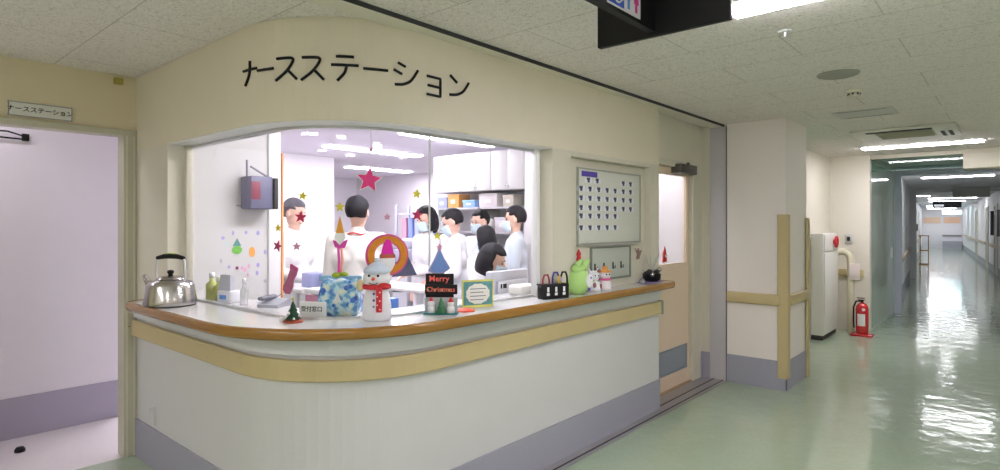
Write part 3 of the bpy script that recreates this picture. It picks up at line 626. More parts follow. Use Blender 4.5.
# black hanging sign, T shaped
bs = empty('hanging_sign', (-.855, 1.755, 2.10)); tag(bs, 'large black T-shaped sign with restroom pictograms hanging from the ceiling', 'sign')
MB().rbox(-.225, .225, -.012, .012, 0, ZC - 2.10, .004).build('cross_panel', M_black, bs)
MB().box(-.035, -.012, -.80, -.012, .012, ZC - 2.10).build('side_panel', M_black, bs)
yb0 = on_x(608, 10, -.867).y - 1.755; yb1 = on_x(639.5, 22, -.867).y - 1.755
MB().box(-.012, -.0105, yb0, (yb0 + yb1) / 2 - .004, .03, .125).build('blue_plate', mat('pictogram_blue', (.03, .10, .55), .4), bs)
MB().box(-.012, -.0108, yb0 - .006, yb1 + .004, .024, .131).box(-.012, -.0105, (yb0 + yb1) / 2 + .0, yb1, .03, .125).build('white_plate', mat('pictogram_white', (.80, .78, .84), .4), bs)
cy_ = yb0 * .75 + yb1 * .25; Lq = (yb1 - yb0) / 2
mb = MB()
def disc(mb, y, z, r, x=-.0100): mb.cone((x - .0008, y, z), (x, y, z), r, r, 14)
disc(mb, cy_, .112, .008); mb.tube([(-.0098, cy_ - .002, .10), (-.0098, cy_, .078), (-.0098, cy_ + .022, .076), (-.0098, cy_ + .03, .05)], .0035, 6)
mb.tube([(-.0098, cy_ + .006 + .022 * math.cos(a * PI / 10), .062 + .022 * math.sin(a * PI / 10)) for a in range(9, 20)], .003, 6)
mb.build('wheelchair_symbol', M_white, bs)
for f, m, sk in ((.62, M_blue, 0), (.87, mat('pictogram_pink', (.72, .05, .35), .4), 1)):
    c = yb0 + (yb1 - yb0) * f; mb = MB(); disc(mb, c, .113, .007)
    if sk: mb.prism([(-.004, .10), (.004, .10), (.015, .062), (-.015, .062)], .001, frame_at((-.0098, c, 0), (1, 0)))
    else: mb.prism([(-.012, .10), (.012, .10), (.008, .062), (-.008, .062)], .001, frame_at((-.0098, c, 0), (1, 0)))
    mb.box(-.0105, -.0095, c - .006, c - .001, .036, .064); mb.box(-.0105, -.0095, c + .001, c + .006, .036, .064)
    mb.build('woman_symbol' if sk else 'man_symbol', m, bs)

# notice board in the niche
nb = empty('notice_board', (0, 0, 0)); tag(nb, 'tall cream magnet board with rows of small name cards in the niche', 'notice board')
XB = -2.25
def bd(px, py): return on_x(px, py, XB + .008)
A0 = bd(578, 168.5); A1 = bd(639.5, 170); z0 = bd(578, 243.5).z; z1 = A0.z
MB().rbox(XB, XB + .008, A0.y, A1.y, z0, z1, .002).build('board', mat('cream_board', (.70, .71, .64), .35), nb)
mb = MB(); y0, y1 = A0.y, A1.y
for q in ((y0 - .008, y1 + .008, z1, z1 + .01), (y0 - .008, y1 + .008, z0 - .014, z0), (y0 - .008, y0, z0, z1), (y1, y1 + .008, z0, z1)): mb.box(XB, XB + .016, *q)
mb.build('frame', mat('board_frame', (.42, .43, .38), .4, metal=.3), nb)
MB().box(XB, XB + .03, y0 - .008, y1 + .008, z0 - .02, z0 - .012).build('pen_ledge', M_alu, nb)
zA = bd(581.6, 170.6).z; zB_ = bd(581.6, 176).z
MB().box(XB + .008, XB + .011, bd(581.6, 175).y, bd(597, 175).y, zB_, zA).build('purple_header', mat('purple_plate', (.09, .05, .40), .4), nb)
cols = [bd(540 + c / 3.914, 200).y for c in (160, 195, 229, 262, 293, 325, 353)]
rows = [bd(581, y).z for y in (179.5, 188.5, 198, 207.7, 216, 228)]
M_card = mat('name_card', (.80, .82, .85), .5); M_ink = mat('card_ink', (.05, .06, .13), .5)
lay = [(0, (1, 2, 5, 6)), (1, range(7)), (2, range(7)), (3, range(7)), (4, range(5)), (5, range(5))]
for r, cs in lay:
    for c in cs:
        y, z = cols[c], rows[r] - .0
        y += 0 if r else (-.02 if c < 3 else 0)
        k = MB().box(XB + .008, XB + .0105, y - .045, y + .045, z - .018, z + .018).build('name_card', M_card, nb)
        MB().box(XB + .0105, XB + .0115, y - .022, y + .018, z + .0, z + .018).box(XB + .0105, XB + .0115, y - .012, y + .014, z - .016, z + .002).build('print', M_ink, k)
# small lower board with hooks
hb = empty('key_board', (0, 0, 0)); tag(hb, 'small grey-green board with a row of hooks low in the niche', 'board')
b0 = on_x(591.5, 249, XB + .01); b1 = on_x(629.5, 275.5, XB + .01)
MB().rbox(XB, XB + .01, b0.y, b1.y, ZT + .07, b0.z, .002).build('board', mat('grey_green_board', (.50, .54, .48), .4), hb)
mb = MB()
for q in ((b0.y - .01, b1.y + .01, b0.z, b0.z + .01), (b0.y - .01, b0.y, ZT + .06, b0.z), (b1.y, b1.y + .01, ZT + .06, b0.z), (b0.y - .01, b1.y + .01, ZT + .055, ZT + .07)): mb.box(XB, XB + .018, *q)
mb.build('frame', mat('grey_green_frame', (.22, .25, .21), .4), hb)
for px in (596, 605, 614, 622):
    y = on_x(px, 266, XB + .02).y; z = 1.19
    mb = MB(); mb.rbox(XB + .01, XB + .014, y - .008, y + .008, z - .02, z + .03, .001); mb.tube([(XB + .013, y, z), (XB + .03, y, z - .015), (XB + .032, y, z + .008)], .003, 6); mb.build('hook', M_dark, hb)

# device on the partition
dv = empty('wall_dispenser', (0, 0, 0)); tag(dv, 'grey box dispenser with red mark and two arms on the white partition', 'dispenser')
a = on_x(243, 209, -4.29); b = on_x(268, 183, -4.25)
MB().rbox(-4.33, -4.17, a.y, b.y, a.z, a.z + .24, .01).build('body', mat('slate_plastic', (.13, .135, .22), .45), dv)
MB().rbox(-4.332, -4.30, a.y - .03, b.y + .03, a.z + .02, a.z + .03, .004).build('mount', mat('grey_mount', (.35, .35, .42), .4), dv)
MB().rbox(-4.171, -4.166, b.y - .17, b.y - .10, a.z + .07, a.z + .20, .002).build('red_mark', mat('dark_red_print', (.20, .03, .06), .5), dv)
MB().rbox(-4.30, -4.15, b.y + .001, b.y + .03, a.z, a.z + .23, .004).build('side_cover', M_dark, dv)
MB().tube([(-4.25, a.y + .01, a.z + .22), (-4.25, a.y + .01, a.z + .36)], .008, 8).tube([(-4.2, b.y - .01, a.z + .23), (-4.2, b.y - .16, a.z + .31)], .008, 8).build('arm', mat('grey_arm', (.25, .25, .30), .4), dv)
mb = MB(); pn = MB()
# window stickers (small snow jewels) on the partition
STK = [('ornament', 'green', 237, 250), ('dot', 'orange', 252, 252), ('dot', 'p', 223, 238), ('dot', 'p', 233, 233), ('dot', 'p', 246, 232.5), ('dot', 'p', 258, 233), ('dot', 'c', 227, 244), ('dot', 'p', 265, 252),
       ('dot', 'k', 237, 268), ('dot', 'pk', 249, 266), ('dot', 'pk', 242, 268), ('dot', 'p', 258, 265), ('dot', 'pk', 248, 275), ('dot', 'p', 257, 273), ('dot', 'g', 265, 281), ('dot', 'g', 221, 261), ('dot', 'p', 229, 267), ('dot', 'pk', 245, 270)]
SC = {'green': (.18, .55, .08), 'orange': (.85, .38, .08), 'p': (.38, .36, .70), 'c': (.45, .75, .75), 'k': (.25, .06, .16), 'pk': (.80, .40, .60), 'g': (.45, .45, .50)}
SM = {k: mat('sticker_' + k, v, .4) for k, v in SC.items()}
names = {'p': 'lilac', 'c': 'aqua', 'k': 'maroon', 'pk': 'pink', 'g': 'grey', 'orange': 'orange'}
GEM = ['', '', 'lilac gem sticker at the upper left end of the sticker group', 'lilac gem sticker in the top row, above the tree sticker', 'lilac gem sticker in the top row, right above the orange oval', 'lilac gem sticker at the upper right end of the top row', 'aqua gem sticker below the top row, left of the tree tip', 'lilac gem sticker right of the orange oval sticker',
 'maroon gem sticker straight below the green tree sticker', 'pink gem sticker straight below the orange oval', 'pink gem sticker just right of the maroon one', 'lilac gem sticker below and right of the orange oval', 'pink gem sticker lowest in the middle of the group', 'lilac gem sticker low, right of the lowest pink one', 'grey gem sticker at the lower right end of the group', 'grey gem sticker at the left edge of the group', 'lilac gem sticker left of the maroon one', 'pink gem sticker between the maroon and the lowest pink one']
for i, (kind, c, px, py) in enumerate(STK):
    pt_ = on_x(px, py, -4.3295); d = pt_.x / ray(px).x; Mx = frame_at(pt_, (1, 0)); u = d / FPX
    if kind == 'ornament':
        e = MB(); e.prism([(5.2 * u * math.cos(k * PI / 8), 4.2 * u * math.sin(k * PI / 8)) for k in range(16)], .0015, Mx)
        e = e.build('window_sticker', SM['green']); tag(e, 'green tree-shaped sticker on the white partition below the dispenser', 'sticker')
        Mt = Mx.copy(); MB().prism([(-4.4 * u, 4 * u), (4.4 * u, 4 * u), (0, 12 * u)], .0015, Mt).build('tree_top', mat('teal_sticker', (.10, .30, .30), .4), e)
    else:
        rx, rz = (3.2, 5.2) if c == 'orange' else (1.1 + (i % 3) * .25, 1.8 + (i % 2) * .5)
        e = MB().prism([(rx * u * math.cos(k * PI / 6), rz * u * math.sin(k * PI / 6)) for k in range(12)], .0015, Mx).build('window_sticker', SM[c])
        if c == 'orange': tag(e, 'orange oval sticker beside the green tree sticker', 'sticker')
        else: tag(e, GEM[i], 'sticker', 'gem stickers on the white partition')

# ------------------------------------------------------------------ glass decorations
def star_poly(r, k=.45, rot=0, n=5):
    return [((r if i % 2 == 0 else r * k) * math.sin(rot + i * PI / n), (r if i % 2 == 0 else r * k) * math.cos(rot + i * PI / n)) for i in range(2 * n)]
def star(px, py, rpx, m, label, rot=0, o=GO + .005, k=.45, border=None, grp=None):
    pt_, nr, d = hit(px, py, o); r = rpx * d / FPX; Mx = widen(frame_at(pt_, nr), nr, px, 1.2)
    e = MB().prism(star_poly(r, k, rot), .004, Mx).build('star_ornament', m); tag(e, label, 'star ornament', grp)
    if border: MB().prism(star_poly(r * 1.13, k + .02, rot), .002, Mx).build('white_border', border, e)
    return e
STG = 'star ornaments on the counter glass'
star(369, 180, 12.5, M_pink, 'large crimson glitter star with white border high on the glass', .1, border=M_white, k=.47, grp=STG)
star(371, 150, 3.8, M_pinkp, 'tiny dusty pink star right above the large crimson star', .1, grp=STG)
star(303, 196, 5, M_yellow, 'mustard star beside the grey-haired person', .2, grp=STG)
star(278.5, 228, 4, M_yellow, 'mustard star on the white post, below the dispenser', 0, grp=STG)
star(278, 246, 6, mat('wine_felt', (.42, .03, .12), .6), 'wine red ragged star on the white post', .3, k=.4, grp=STG)
star(297, 246.5, 4.5, M_pinkp, 'dusty pink star above the pink stocking', 0, grp=STG)
star(301, 217, 6.5, mat('crimson_lace', (.52, .02, .10), .6), 'crimson cut-out star over the grey-haired person', .1, k=.42, grp=STG)
star(340, 207, 5.5, M_yellow, 'mustard star on top of the gnome garland', 0, grp=STG)
star(416.5, 194, 5, M_yellow, 'mustard star above the dark-haired masked woman', .1, grp=STG)
star(417, 215, 6.5, mat('crimson_lace_dark', (.50, .02, .10), .6), 'crimson cut-out star over the dark-haired masked woman', .1, k=.42, grp=STG)
star(437, 236, 4.6, M_yellow, 'mustard star above the blue paper tree', .1, grp=STG)
star(387, 217, 4, M_pinkp, 'dusty pink star between the gnome wreath and large star', 0, grp=STG)
# threads from the track to the large star
def thread(px, y0, y1):
    pt_, nr, d = hit(px, y0, GO + .007); p2 = hit(px, y1, GO + .007)[0]; return (pt_, p2)
a, b = thread(371, 146, 136); tag(MB().tube([a, Vector((a.x, a.y, ZF - .02))], .0012, 5).build('hanging_thread', M_white), 'white thread holding the tiny pink star', 'thread')
# stocking
pt_, nr, d = hit(291, 279, GO + .005); u = d / FPX; Mx = frame_at(pt_, nr)
sk = [(1, 15), (9, 11), (8, 5), (4, -1), (3, -8), (-1, -15), (-6, -15), (-9.5, -11), (-9, -7), (-4, 0), (-1, 8)]
e = MB().prism([(x * u, z * u) for x, z in sk], .006, Mx).build('christmas_stocking', mat('rose_knit', (.40, .12, .22), .8, var=.4, vscale=90)); tag(e, 'rose pink knitted stocking stuck on the glass', 'stocking')
MB().prism([(x * u, z * u) for x, z in [(1, 15.5), (9.6, 11.3), (9, 7.5), (0, 11.5)]], .009, Mx).build('cuff', mat('dark_rose_cuff', (.42, .08, .2), .8), e)
# gnome garland
pt_, nr, d = hit(340, 240, GO + .005); u = d / FPX; Mx = frame_at(pt_, nr)
e = empty('gnome_garland', (0, 0, 0)); tag(e, 'long hanging gnome with striped legs and green shoes on the glass', 'ornament')
MB().prism([(x * u, z * u) for x, z in [(-4.5, 5), (4.5, 5), (2.2, 16), (0, 24), (-2, 16)]], .006, Mx).build('hat', mat('orange_felt', (.80, .36, .05), .7), e)
MB().prism([(x * u, z * u) for x, z in [(-5.5, 3), (-4.5, 7), (4.5, 7), (5.5, 3), (3, -2), (0, -5), (-3, -2)]], .008, Mx).build('beard', M_white, e)
MB().prism([(x * u, z * u) for x, z in [(-7, 0), (-3, -1), (0, -4), (4, -1), (8, 1), (5, -8), (0, -9), (-5, -7)]], .005, Mx).build('ribbon', mat('magenta_ribbon', (.65, .05, .38), .6), e)
for s, m in ((-1.6, mat('pink_leg', (.75, .08, .42), .6)), (1.6, mat('coral_leg', (.85, .35, .30), .6))):
    MB().tube([Mx @ Vector((s * u, -.003, -8 * u)), Mx @ Vector(((s + .8) * u, -.003, -20 * u)), Mx @ Vector((s * .8 * u, -.003, -33 * u))], 1.3 * u, 8).build('leg', m, e)
sh = MB(); sh.sph(Mx @ Vector((-3.4 * u, -.004, -35 * u)), (.022, .022, .014), 12); sh.sph(Mx @ Vector((3.6 * u, -.004, -34 * u)), (.028, .022, .012), 12); sh.build('shoes', mat('olive_felt', (.30, .42, .03), .7), e)
# wreath
pt_, nr, d = hit(387, 255, GO + .005); u = d / FPX; Mx = widen(frame_at(pt_, nr), nr, 387, 1.3)
def ring(ro, ri, t, y=0, n=36):
    mb = MB(); vs_ = []
    for k in range(n):
        a = 2 * PI * k / n
        for r in (ro, ri):
            for yy in (y, y - t): vs_.append((r * math.cos(a), yy, r * math.sin(a) * .98))
    fs = []
    for k in range(n):
        q = k * 4; q2 = ((k + 1) % n) * 4
        fs += [(q, q2, q2 + 2, q + 2), (q + 1, q + 3, q2 + 3, q2 + 1), (q, q + 1, q2 + 1, q2), (q + 2, q2 + 2, q2 + 3, q + 3)]
    return mb.add([Mx @ Vector(v) for v in vs_], fs)
e = empty('gnome_wreath', (0, 0, 0)); tag(e, 'round orange wreath with a magenta-hatted gnome on the glass', 'wreath')
ring(21.5 * u, 12.5 * u, .005).build('outer_ring', mat('magenta_rim', (.66, .08, .30), .7), e)
ring(19.5 * u, 13.5 * u, .012).build('orange_ring', mat('burnt_orange', (.66, .24, .02), .8, var=.2, vscale=60), e)
mb = MB(); mb.prism([(x * u, z * u) for x, z in [(-6.5, -1), (6.5, -1), (4.5, 8), (2.5, 15), (-2, 16), (-4.5, 8)]], .014, Mx); mb.build('gnome_hat', mat('hot_magenta', (.72, .01, .38), .7), e)
mb = MB(); mb.prism([(x * u, z * u) for x, z in [(-7.5, -3), (7.5, -3), (7, 1), (-7, 1)]], .016, Mx); mb.build('hat_band', mat('rust_band', (.45, .10, .05), .7), e)
mb = MB(); mb.prism([(x * u, z * u) for x, z in [(-7, -3), (7, -3), (7, -9), (4, -15), (0, -18), (-4, -15), (-7, -9)]], .015, Mx); mb.build('beard', M_white, e)
# dark triangle beside the wreath, blue paper tree
pt_, nr, d = hit(404, 264, GO - .0); Mx = widen(frame_at(hit(404, 264, GO + .004)[0], nr), nr, 404, 1.5); u = d / FPX
tag(MB().prism([(x * u, z * u) for x, z in [(-12, -12), (13, -12), (1, 14)]], .003, Mx).build('paper_tree', mat('slate_card', (.10, .11, .20), .6)), 'dark slate card triangle behind the orange wreath', 'paper tree')
pt_, nr, d = hit(439, 262, GO + .005); Mx = widen(frame_at(pt_, nr), nr, 439, 1.6); u = d / FPX
e = MB().prism([(x * u, z * u) for x, z in [(-11, -8), (-4, -12), (4, -12), (11, -7), (5, 3), (0, 14), (-5, 3)]], .004, Mx).build('paper_tree', mat('blue_rim', (.30, .30, .50), .5)); tag(e, 'blue glitter paper tree with a pink tip on the glass', 'paper tree')
MB().prism([(x * u, z * u) for x, z in [(-9, -7.5), (-4, -10), (4, -10), (9, -7), (4, 3), (0, 11), (-4, 3)]], .006, Mx).build('blue_face', mat('blue_glitter', (.16, .28, .62), .5, var=.3, vscale=120), e)
MB().prism([(x * u, z * u) for x, z in star_poly(3.5)], .006, Mx @ Matrix.Translation((0, 0, 15 * u))).build('star_tip', M_pinkp, e)
# ornaments right of the opening
def flat_orn(px, py, X, pts, m, name, label, cat, t=.005):
    p = on_x(px, py, X); d = p.x / ray(px).x; u = d / FPX; k = 1.9
    return tag(MB().prism([(x * u * k, z * u) for x, z in pts], t, frame_at(p, (1, 0))).build(name, m), label, cat)
flat_orn(578.5, 257, -2.246, [(-2.2, -3), (0, -6), (2.2, -3), (1.4, 1), (2, 3), (0, 8), (-2, 3), (-1.4, 1)], M_red, 'red_bow', 'dark red bow hung on the niche side below the magnet board', 'bow')
flat_orn(638, 254, -2.246, [(-3.5, 6), (-1, 0), (-2, -5), (1, -5), (3.5, 4), (1.5, 2), (0, 6), (-1, 2)], mat('brown_card', (.28, .18, .16), .6), 'paper_reindeer', 'brown paper reindeer at the right edge of the niche', 'ornament')
p = on_x(665, 255, -2.358); 
e = flat_orn(664.5, 256, -2.358, [(-2.5, -6), (2.5, -6), (1.8, 2), (0, 9), (-1.8, 2)], M_red, 'paper_santa', 'little red Santa hanging at the foot of the door window', 'ornament'); MB().sph(p + Vector((.006, 0, -.01)), (.006, .016, .014), 10).build('beard', M_white, e)

# ------------------------------------------------------------------ things on the counter
# kettle
kt = empty('kettle', (-3.61, 1.30, ZT), math.radians(-150)); kt.scale = (1.03, 1.03, 1.08); tag(kt, 'stainless steel kettle with black handle at the left counter end', 'kettle')
M_chrome = mat('polished_steel', (.50, .485, .47), .24, metal=1)
MB().lathe([(0, .004), (.125, .004), (.132, .012), (.13, .03), (.118, .105), (.108, .125), (.07, .135), (.068, .138), (0, .138)], n=40).build('body', M_chrome, kt)
MB().lathe([(0, 0), (.126, 0), (.126, .006), (0, .006)], n=40).build('base_rim', M_dark, kt)
MB().lathe([(.07, .138), (.066, .147), (.03, .155), (0, .157)], n=32).build('lid', M_chrome, kt)
MB().lathe([(0, .155), (.012, .156), (.012, .165), (.017, .170), (.016, .182), (0, .186)], n=16).build('lid_knob', M_black, kt)
MB().tube([(.10, 0, .075), (.13, 0, .10), (.155, 0, .135), (.168, 0, .155)], [.022, .02, .015, .012], 12).build('spout', M_chrome, kt)
mb = MB()
for s in (1, -1): mb.tube([(.085 * s, 0, .12), (.092 * s, 0, .17), (.088 * s, 0, .235), (.07 * s, 0, .25)], .006, 8)
mb.build('handle_bracket', M_alu, kt)
MB().tube([(-.085, 0, .247), (-.04, 0, .256), (.0, 0, .258), (.04, 0, .256), (.085, 0, .247)], [.010, .013, .014, .013, .010], 12).build('handle_grip', M_black, kt)
MB().tube([(-.03, 0, .268), (.03, 0, .268)], .006, 8).build('green_tag', mat('lime_tag', (.4, .6, .1), .5), kt)
# items behind left pane
def bottle(name, x, y, r, h, mb_, mc, label, cat, cap_h=.03, neck=.4):
    e = empty(name, (x, y, ZT)); tag(e, label, cat)
    MB().lathe([(0, 0), (r, 0), (r, h * .7), (r * neck, h * .85), (r * neck, h), (0, h)], n=18).build('body', mb_, e)
    MB().lathe([(0, h), (r * neck * 1.15, h), (r * neck * 1.15, h + cap_h), (0, h + cap_h)], n=14).build('cap', mc, e); return e
bottle('sanitizer_bottle', -3.73, 1.58, .035, .13, mat('lime_liquid', (.50, .54, .16), .4), M_white, 'lime yellow bottle behind the kettle', 'bottle')
bottle('sanitizer_bottle', -3.645, 1.585, .032, .11, mat('olive_liquid', (.40, .42, .12), .4), mat('pale_green_cap', (.7, .8, .55), .4), 'olive green bottle right of the lime yellow bottle', 'bottle')
wb = empty('wipe_dispenser', (-3.50, 1.58, ZT), .35); tag(wb, 'grey and white wipe box with slanted flap inside the glass', 'dispenser')
MB().rbox(-.05, .05, -.04, .04, 0, .07, .006).build('base_box', mat('pale_box', (.78, .78, .84), .4), wb)
MB().add([(-.05, -.03, .07), (.04, -.03, .07), (.02, -.01, .16), (-.055, -.01, .16), (-.05, .01, .07), (.04, .01, .07), (.02, .02, .16), (-.055, .02, .16)], [(0, 1, 2, 3), (5, 4, 7, 6), (0, 3, 7, 4), (1, 5, 6, 2), (3, 2, 6, 7), (0, 4, 5, 1)]).build('flap', mat('grey_flap', (.45, .46, .52), .3), wb)
MB().box(-.03, .02, -.0415, -.04, .02, .045).build('print', M_blue, wb)
bottle('spray_bottle', -3.31, 1.58, .022, .12, glassmat('clear_plastic', (.93, .95, .97), .8, body=.35), M_white, 'small clear pump bottle right of the wipe box', 'bottle')
ph = empty('telephone', (-3.12, 1.66, ZT), .5); ph.scale = (.7, .7, .7); tag(ph, 'grey desk telephone behind the left glass pane', 'telephone')
MB().add([(-.09, -.09, 0), (.09, -.09, 0), (.09, .09, 0), (-.09, .09, 0), (-.09, -.09, .025), (.09, -.09, .025), (.09, .09, .06), (-.09, .09, .06)], [(0, 3, 2, 1), (4, 5, 6, 7), (0, 1, 5, 4), (1, 2, 6, 5), (2, 3, 7, 6), (3, 0, 4, 7)]).build('base', mat('phone_grey', (.45, .46, .52), .4), ph)
MB().rbox(-.085, -.03, -.10, .10, .055, .085, .012).build('handset', mat('phone_dark', (.16, .17, .22), .4), ph)
MB().tube([(-.03, .06, .06), (.06, .09, .12), (.10, .1, .2)], .004, 6).build('cable', mat('cord_grey', (.35, .35, .4), .5), ph)
# mini tree
def on_top(px, py): p = on_z(px, py, ZT); return p
mt = empty('miniature_christmas_tree', on_top(293, 322), .6); tag(mt, 'tiny dark green Christmas tree on a red base on the counter', 'christmas tree')
mb = MB()
for k in range(4):
    z = .012 + k * .019; r = .042 - k * .009; n = 18
    vs_ = [(0, 0, z + .034)] + [((r if i % 2 else r * .66) * math.cos(i * 2 * PI / n), (r if i % 2 else r * .66) * math.sin(i * 2 * PI / n), z + (0 if i % 2 else .006)) for i in range(n)] + [(0, 0, z + .006)]
    mb.add(vs_, [(0, 1 + i, 1 + (i + 1) % n) for i in range(n)] + [(n + 1, 1 + (i + 1) % n, 1 + i) for i in range(n)])
mb.build('foliage', mat('pine_green', (.015, .07, .03), .7), mt)
MB().lathe([(0, 0), (.045, 0), (.044, .008), (.02, .014), (0, .014)], n=20).build('base', mat('brick_red', (.40, .07, .03), .6), mt)
mb = MB(); [mb.sph((.034 * math.cos(a), .034 * math.sin(a), z), .006, 8) for a, z in ((-1, .02), (-2.2, .03), (-1.7, .045), (0, .03), (2.5, .03), (-2.8, .016))]; mb.build('snow_bauble', M_white, mt)
MB().prism(star_poly(.008), .003, Matrix.Translation((0, 0, .108))).build('top_star', M_yellow, mt)
MB().sph((-.052, -.01, .012), (.012, .01, .012), 10).build('bell', M_white, mt)
# reception card
def vface(x, y): return math.atan2(-x, y)  # rotation so that local -Y looks to the viewer
p = on_top(312, 318.5); c = empty('reception_card', (p.x, p.y, ZT), YAW * .75); tag(c, 'small white card with Japanese writing beside the tiny tree', 'card')
MB().rbox(-.065, .075, -.003, .003, 0, .082, .001).build('card', M_white, c)
MB().box(-.065, .075, 0, .04, 0, .003).build('foot', M_white, c)
text_mesh('受付窓口', .028, Matrix.Translation((.0, -.0035, .045)), .0005).build('lettering', M_black, c)
# blue puffy bag
p = on_top(338, 317); c = empty('gift_bag', (p.x - .02, p.y + .03, ZT), YAW * .9); tag(c, 'puffy blue and white patterned gift bag behind the snowman', 'gift bag')
def puffy_mat():
    m = bpy.data.materials.new('blue_print_vinyl'); m.use_nodes = True; nt = m.node_tree; b = nt.nodes['Principled BSDF']; b.inputs['Roughness'].default_value = .3
    tc = nt.nodes.new('ShaderNodeTexCoord'); n = nt.nodes.new('ShaderNodeTexNoise'); n.inputs['Scale'].default_value = 26; n.inputs['Detail'].default_value = 2; nt.links.new(tc.outputs['Object'], n.inputs['Vector'])
    cr = nt.nodes.new('ShaderNodeValToRGB'); e = cr.color_ramp.elements; e[0].position = .36; e[0].color = (.03, .12, .45, 1); e[1].position = .66; e[1].color = (.85, .82, .62, 1)
    x = e.new(.46); x.color = (.16, .42, .66, 1); x = e.new(.56); x.color = (.50, .74, .86, 1); cr.color_ramp.interpolation = 'EASE'
    nt.links.new(n.outputs['Fac'], cr.inputs[0]); nt.links.new(cr.outputs[0], b.inputs['Base Color']); return m
bm = bmesh.new(); bmesh.ops.create_cube(bm, size=1); bmesh.ops.subdivide_edges(bm, edges=bm.edges, cuts=7, use_grid_fill=True)
for v in bm.verts:
    q = v.co * 2; f = (1 - .16 * q.x ** 4) * (1 - .1 * q.z ** 4); v.co = Vector((q.x * .115 * (1 - .12 * max(0, q.z)) * f, q.y * .045 * (1.15 - .75 * abs(q.z) ** 3) + .004 * math.sin(q.x * 9), (q.z + 1) * .092 + .006 * math.sin(q.x * 7 + 1)))
MB().bm(bm).build('bag_body', puffy_mat(), c)
MB().rbox(-.12, .10, .02, .028, .17, .2, .002).build('blue_card', mat('sky_card', (.28, .55, .78), .5), c)
mb = MB(); [mb.sph((x, -.045, z), r, 10) for x, z, r in ((-.075, .13, .016), (.045, .145, .014), (.075, .085, .015), (-.02, .06, .012))]; mb.build('blue_bauble', mat('royal_blue', (.06, .18, .62), .3), c)
MB().prism([(-.02, 0), (.02, 0), (0, .05)], .004, Matrix.Translation((0, -.05, .075))).build('white_tree_print', M_white, c)
# snowman
p = on_top(377, 319.5); sn = empty('snowman_figure', (p.x, p.y, ZT), YAW * .85); tag(sn, 'white snowman figure with red scarf and pale blue hat on the counter', 'snowman')
M_snow = mat('snow_plush', (.86, .88, .92), .8, bump=.3, bscale=80)
MB().lathe([(0, 0), (.062, 0), (.07, .01), (.068, .07), (.06, .12), (.045, .155), (0, .16)], n=28).build('body', M_snow, sn)
MB().sph((0, 0, .198), (.068, .058, .052), 24).build('head', M_snow, sn)
f_ = MB(); [f_.sph((x, -.053, .215), .0065, 8) for x in (-.022, .022)]; f_.tube([(-.022, -.054, .182), (-.01, -.058, .176), (.01, -.058, .176), (.022, -.054, .182)], .002, 6); f_.build('face', M_black, sn)
MB().cone((0, -.055, .2), (0, -.075, .198), .009, .004, 10).build('nose', mat('carrot_red', (.75, .08, .03), .6), sn)
MB().lathe([(.055, .148), (.066, .15), (.070, .160), (.064, .170), (.05, .172)], n=24).build('scarf', M_red, sn)
e = MB(); e.rbox(.02, .048, -.082, -.064, .045, .16, .006); e.sph((.05, -.05, .168), (.028, .02, .014), 12); e = e.build('scarf_tail', M_red, sn)
mb = MB(); [mb.sph((.034 + .006 * (-1) ** k, -.084, .06 + k * .02), .0035, 6) for k in range(5)]; mb.build('scarf_dots', M_white, e)
b_ = MB(); [b_.sph((0.005, -.064, z), .006, 8) for z in (.13, .10, .07)]; b_.build('button', mat('indigo_button', (.08, .08, .35), .4), sn)
MB().lathe([(.062, .225), (.066, .232), (.058, .245), (.04, .262), (.02, .275), (0, .28)], n=24).sph((-.0, 0, .284), .014, 10).build('hat', mat('pale_blue_knit', (.62, .72, .86), .8, bump=.3), sn)
MB().sph((-.078, -.01, .165), (.022, .015, .03), 12).build('mitten', mat('straw_mitten', (.72, .62, .36), .7), sn)
# black message stand
p = on_top(441, 313.5); bk = empty('greeting_stand', (p.x, p.y, ZT), YAW * .95); tag(bk, 'black Christmas greeting stand with red lettering and tiny figures', 'greeting stand')
MB().rbox(-.08, .065, .0, .012, .0, .205, .003).build('back_card', M_black, bk)
MB().rbox(-.085, .09, -.045, .02, 0, .01, .003).build('base', mat('teal_card', (.03, .22, .22), .5), bk)
MB().rbox(-.082, .085, -.012, .0, .10, .150, .003).build('middle_card', M_black, bk)
MB().rbox(-.082, .088, -.025, -.014, .01, .085, .003).build('front_card', mat('silver_card', (.40, .44, .44), .4), bk)
text_mesh('Merry', .042, Matrix.Translation((-.01, -.001, .178)), .0008).build('red_lettering', mat('coral_letters', (.80, .12, .10), .5), bk)
text_mesh('Christmas', .036, Matrix.Translation((.0, -.0135, .124)), .0008).build('coral_lettering', mat('coral_letters2', (.80, .14, .10), .5), bk)
mb = MB(); [mb.box(-.07 + k * .036, -.06 + k * .036, -.014, -.0125, .115, .128) for k in range(4)]; mb.build('green_marks', mat('letters_green', (.05, .45, .22), .5), bk)
for x, sc_ in ((-.045, 1.1), (.055, 1.0)):
    mb = MB(); mb.lathe([(0, 0), (.02, 0), (.018, .03), (0, .04)], (x, -.035, .01), 14); mb.sph((x, -.035, .055), .017 * sc_, 12); fg = mb.build('mini_snowman', M_white, bk)
    MB().cone((x, -.035, .064), (x, -.035, .09), .014, .002, 12).build('red_hat', M_red, fg)
mb = MB(); [mb.cone((.005, -.038, .012 + k * .02), (.005, -.038, .045 + k * .02), .028 - k * .007, .002, 12) for k in range(3)]; mb.build('mini_tree', M_green, bk)
p = on_top(466, 311); o = MB().lathe([(0, 0), (.062, 0), (.060, .004), (.03, .012), (0, .014)], n=6).build('origami_base', mat('vermilion_card', (.75, .08, .03), .6)); o.location = (p.x - .01, p.y, ZT); o.rotation_euler = (0, 0, .3); tag(o, 'flat vermilion folded paper between greeting stand and framed card', 'folded paper')
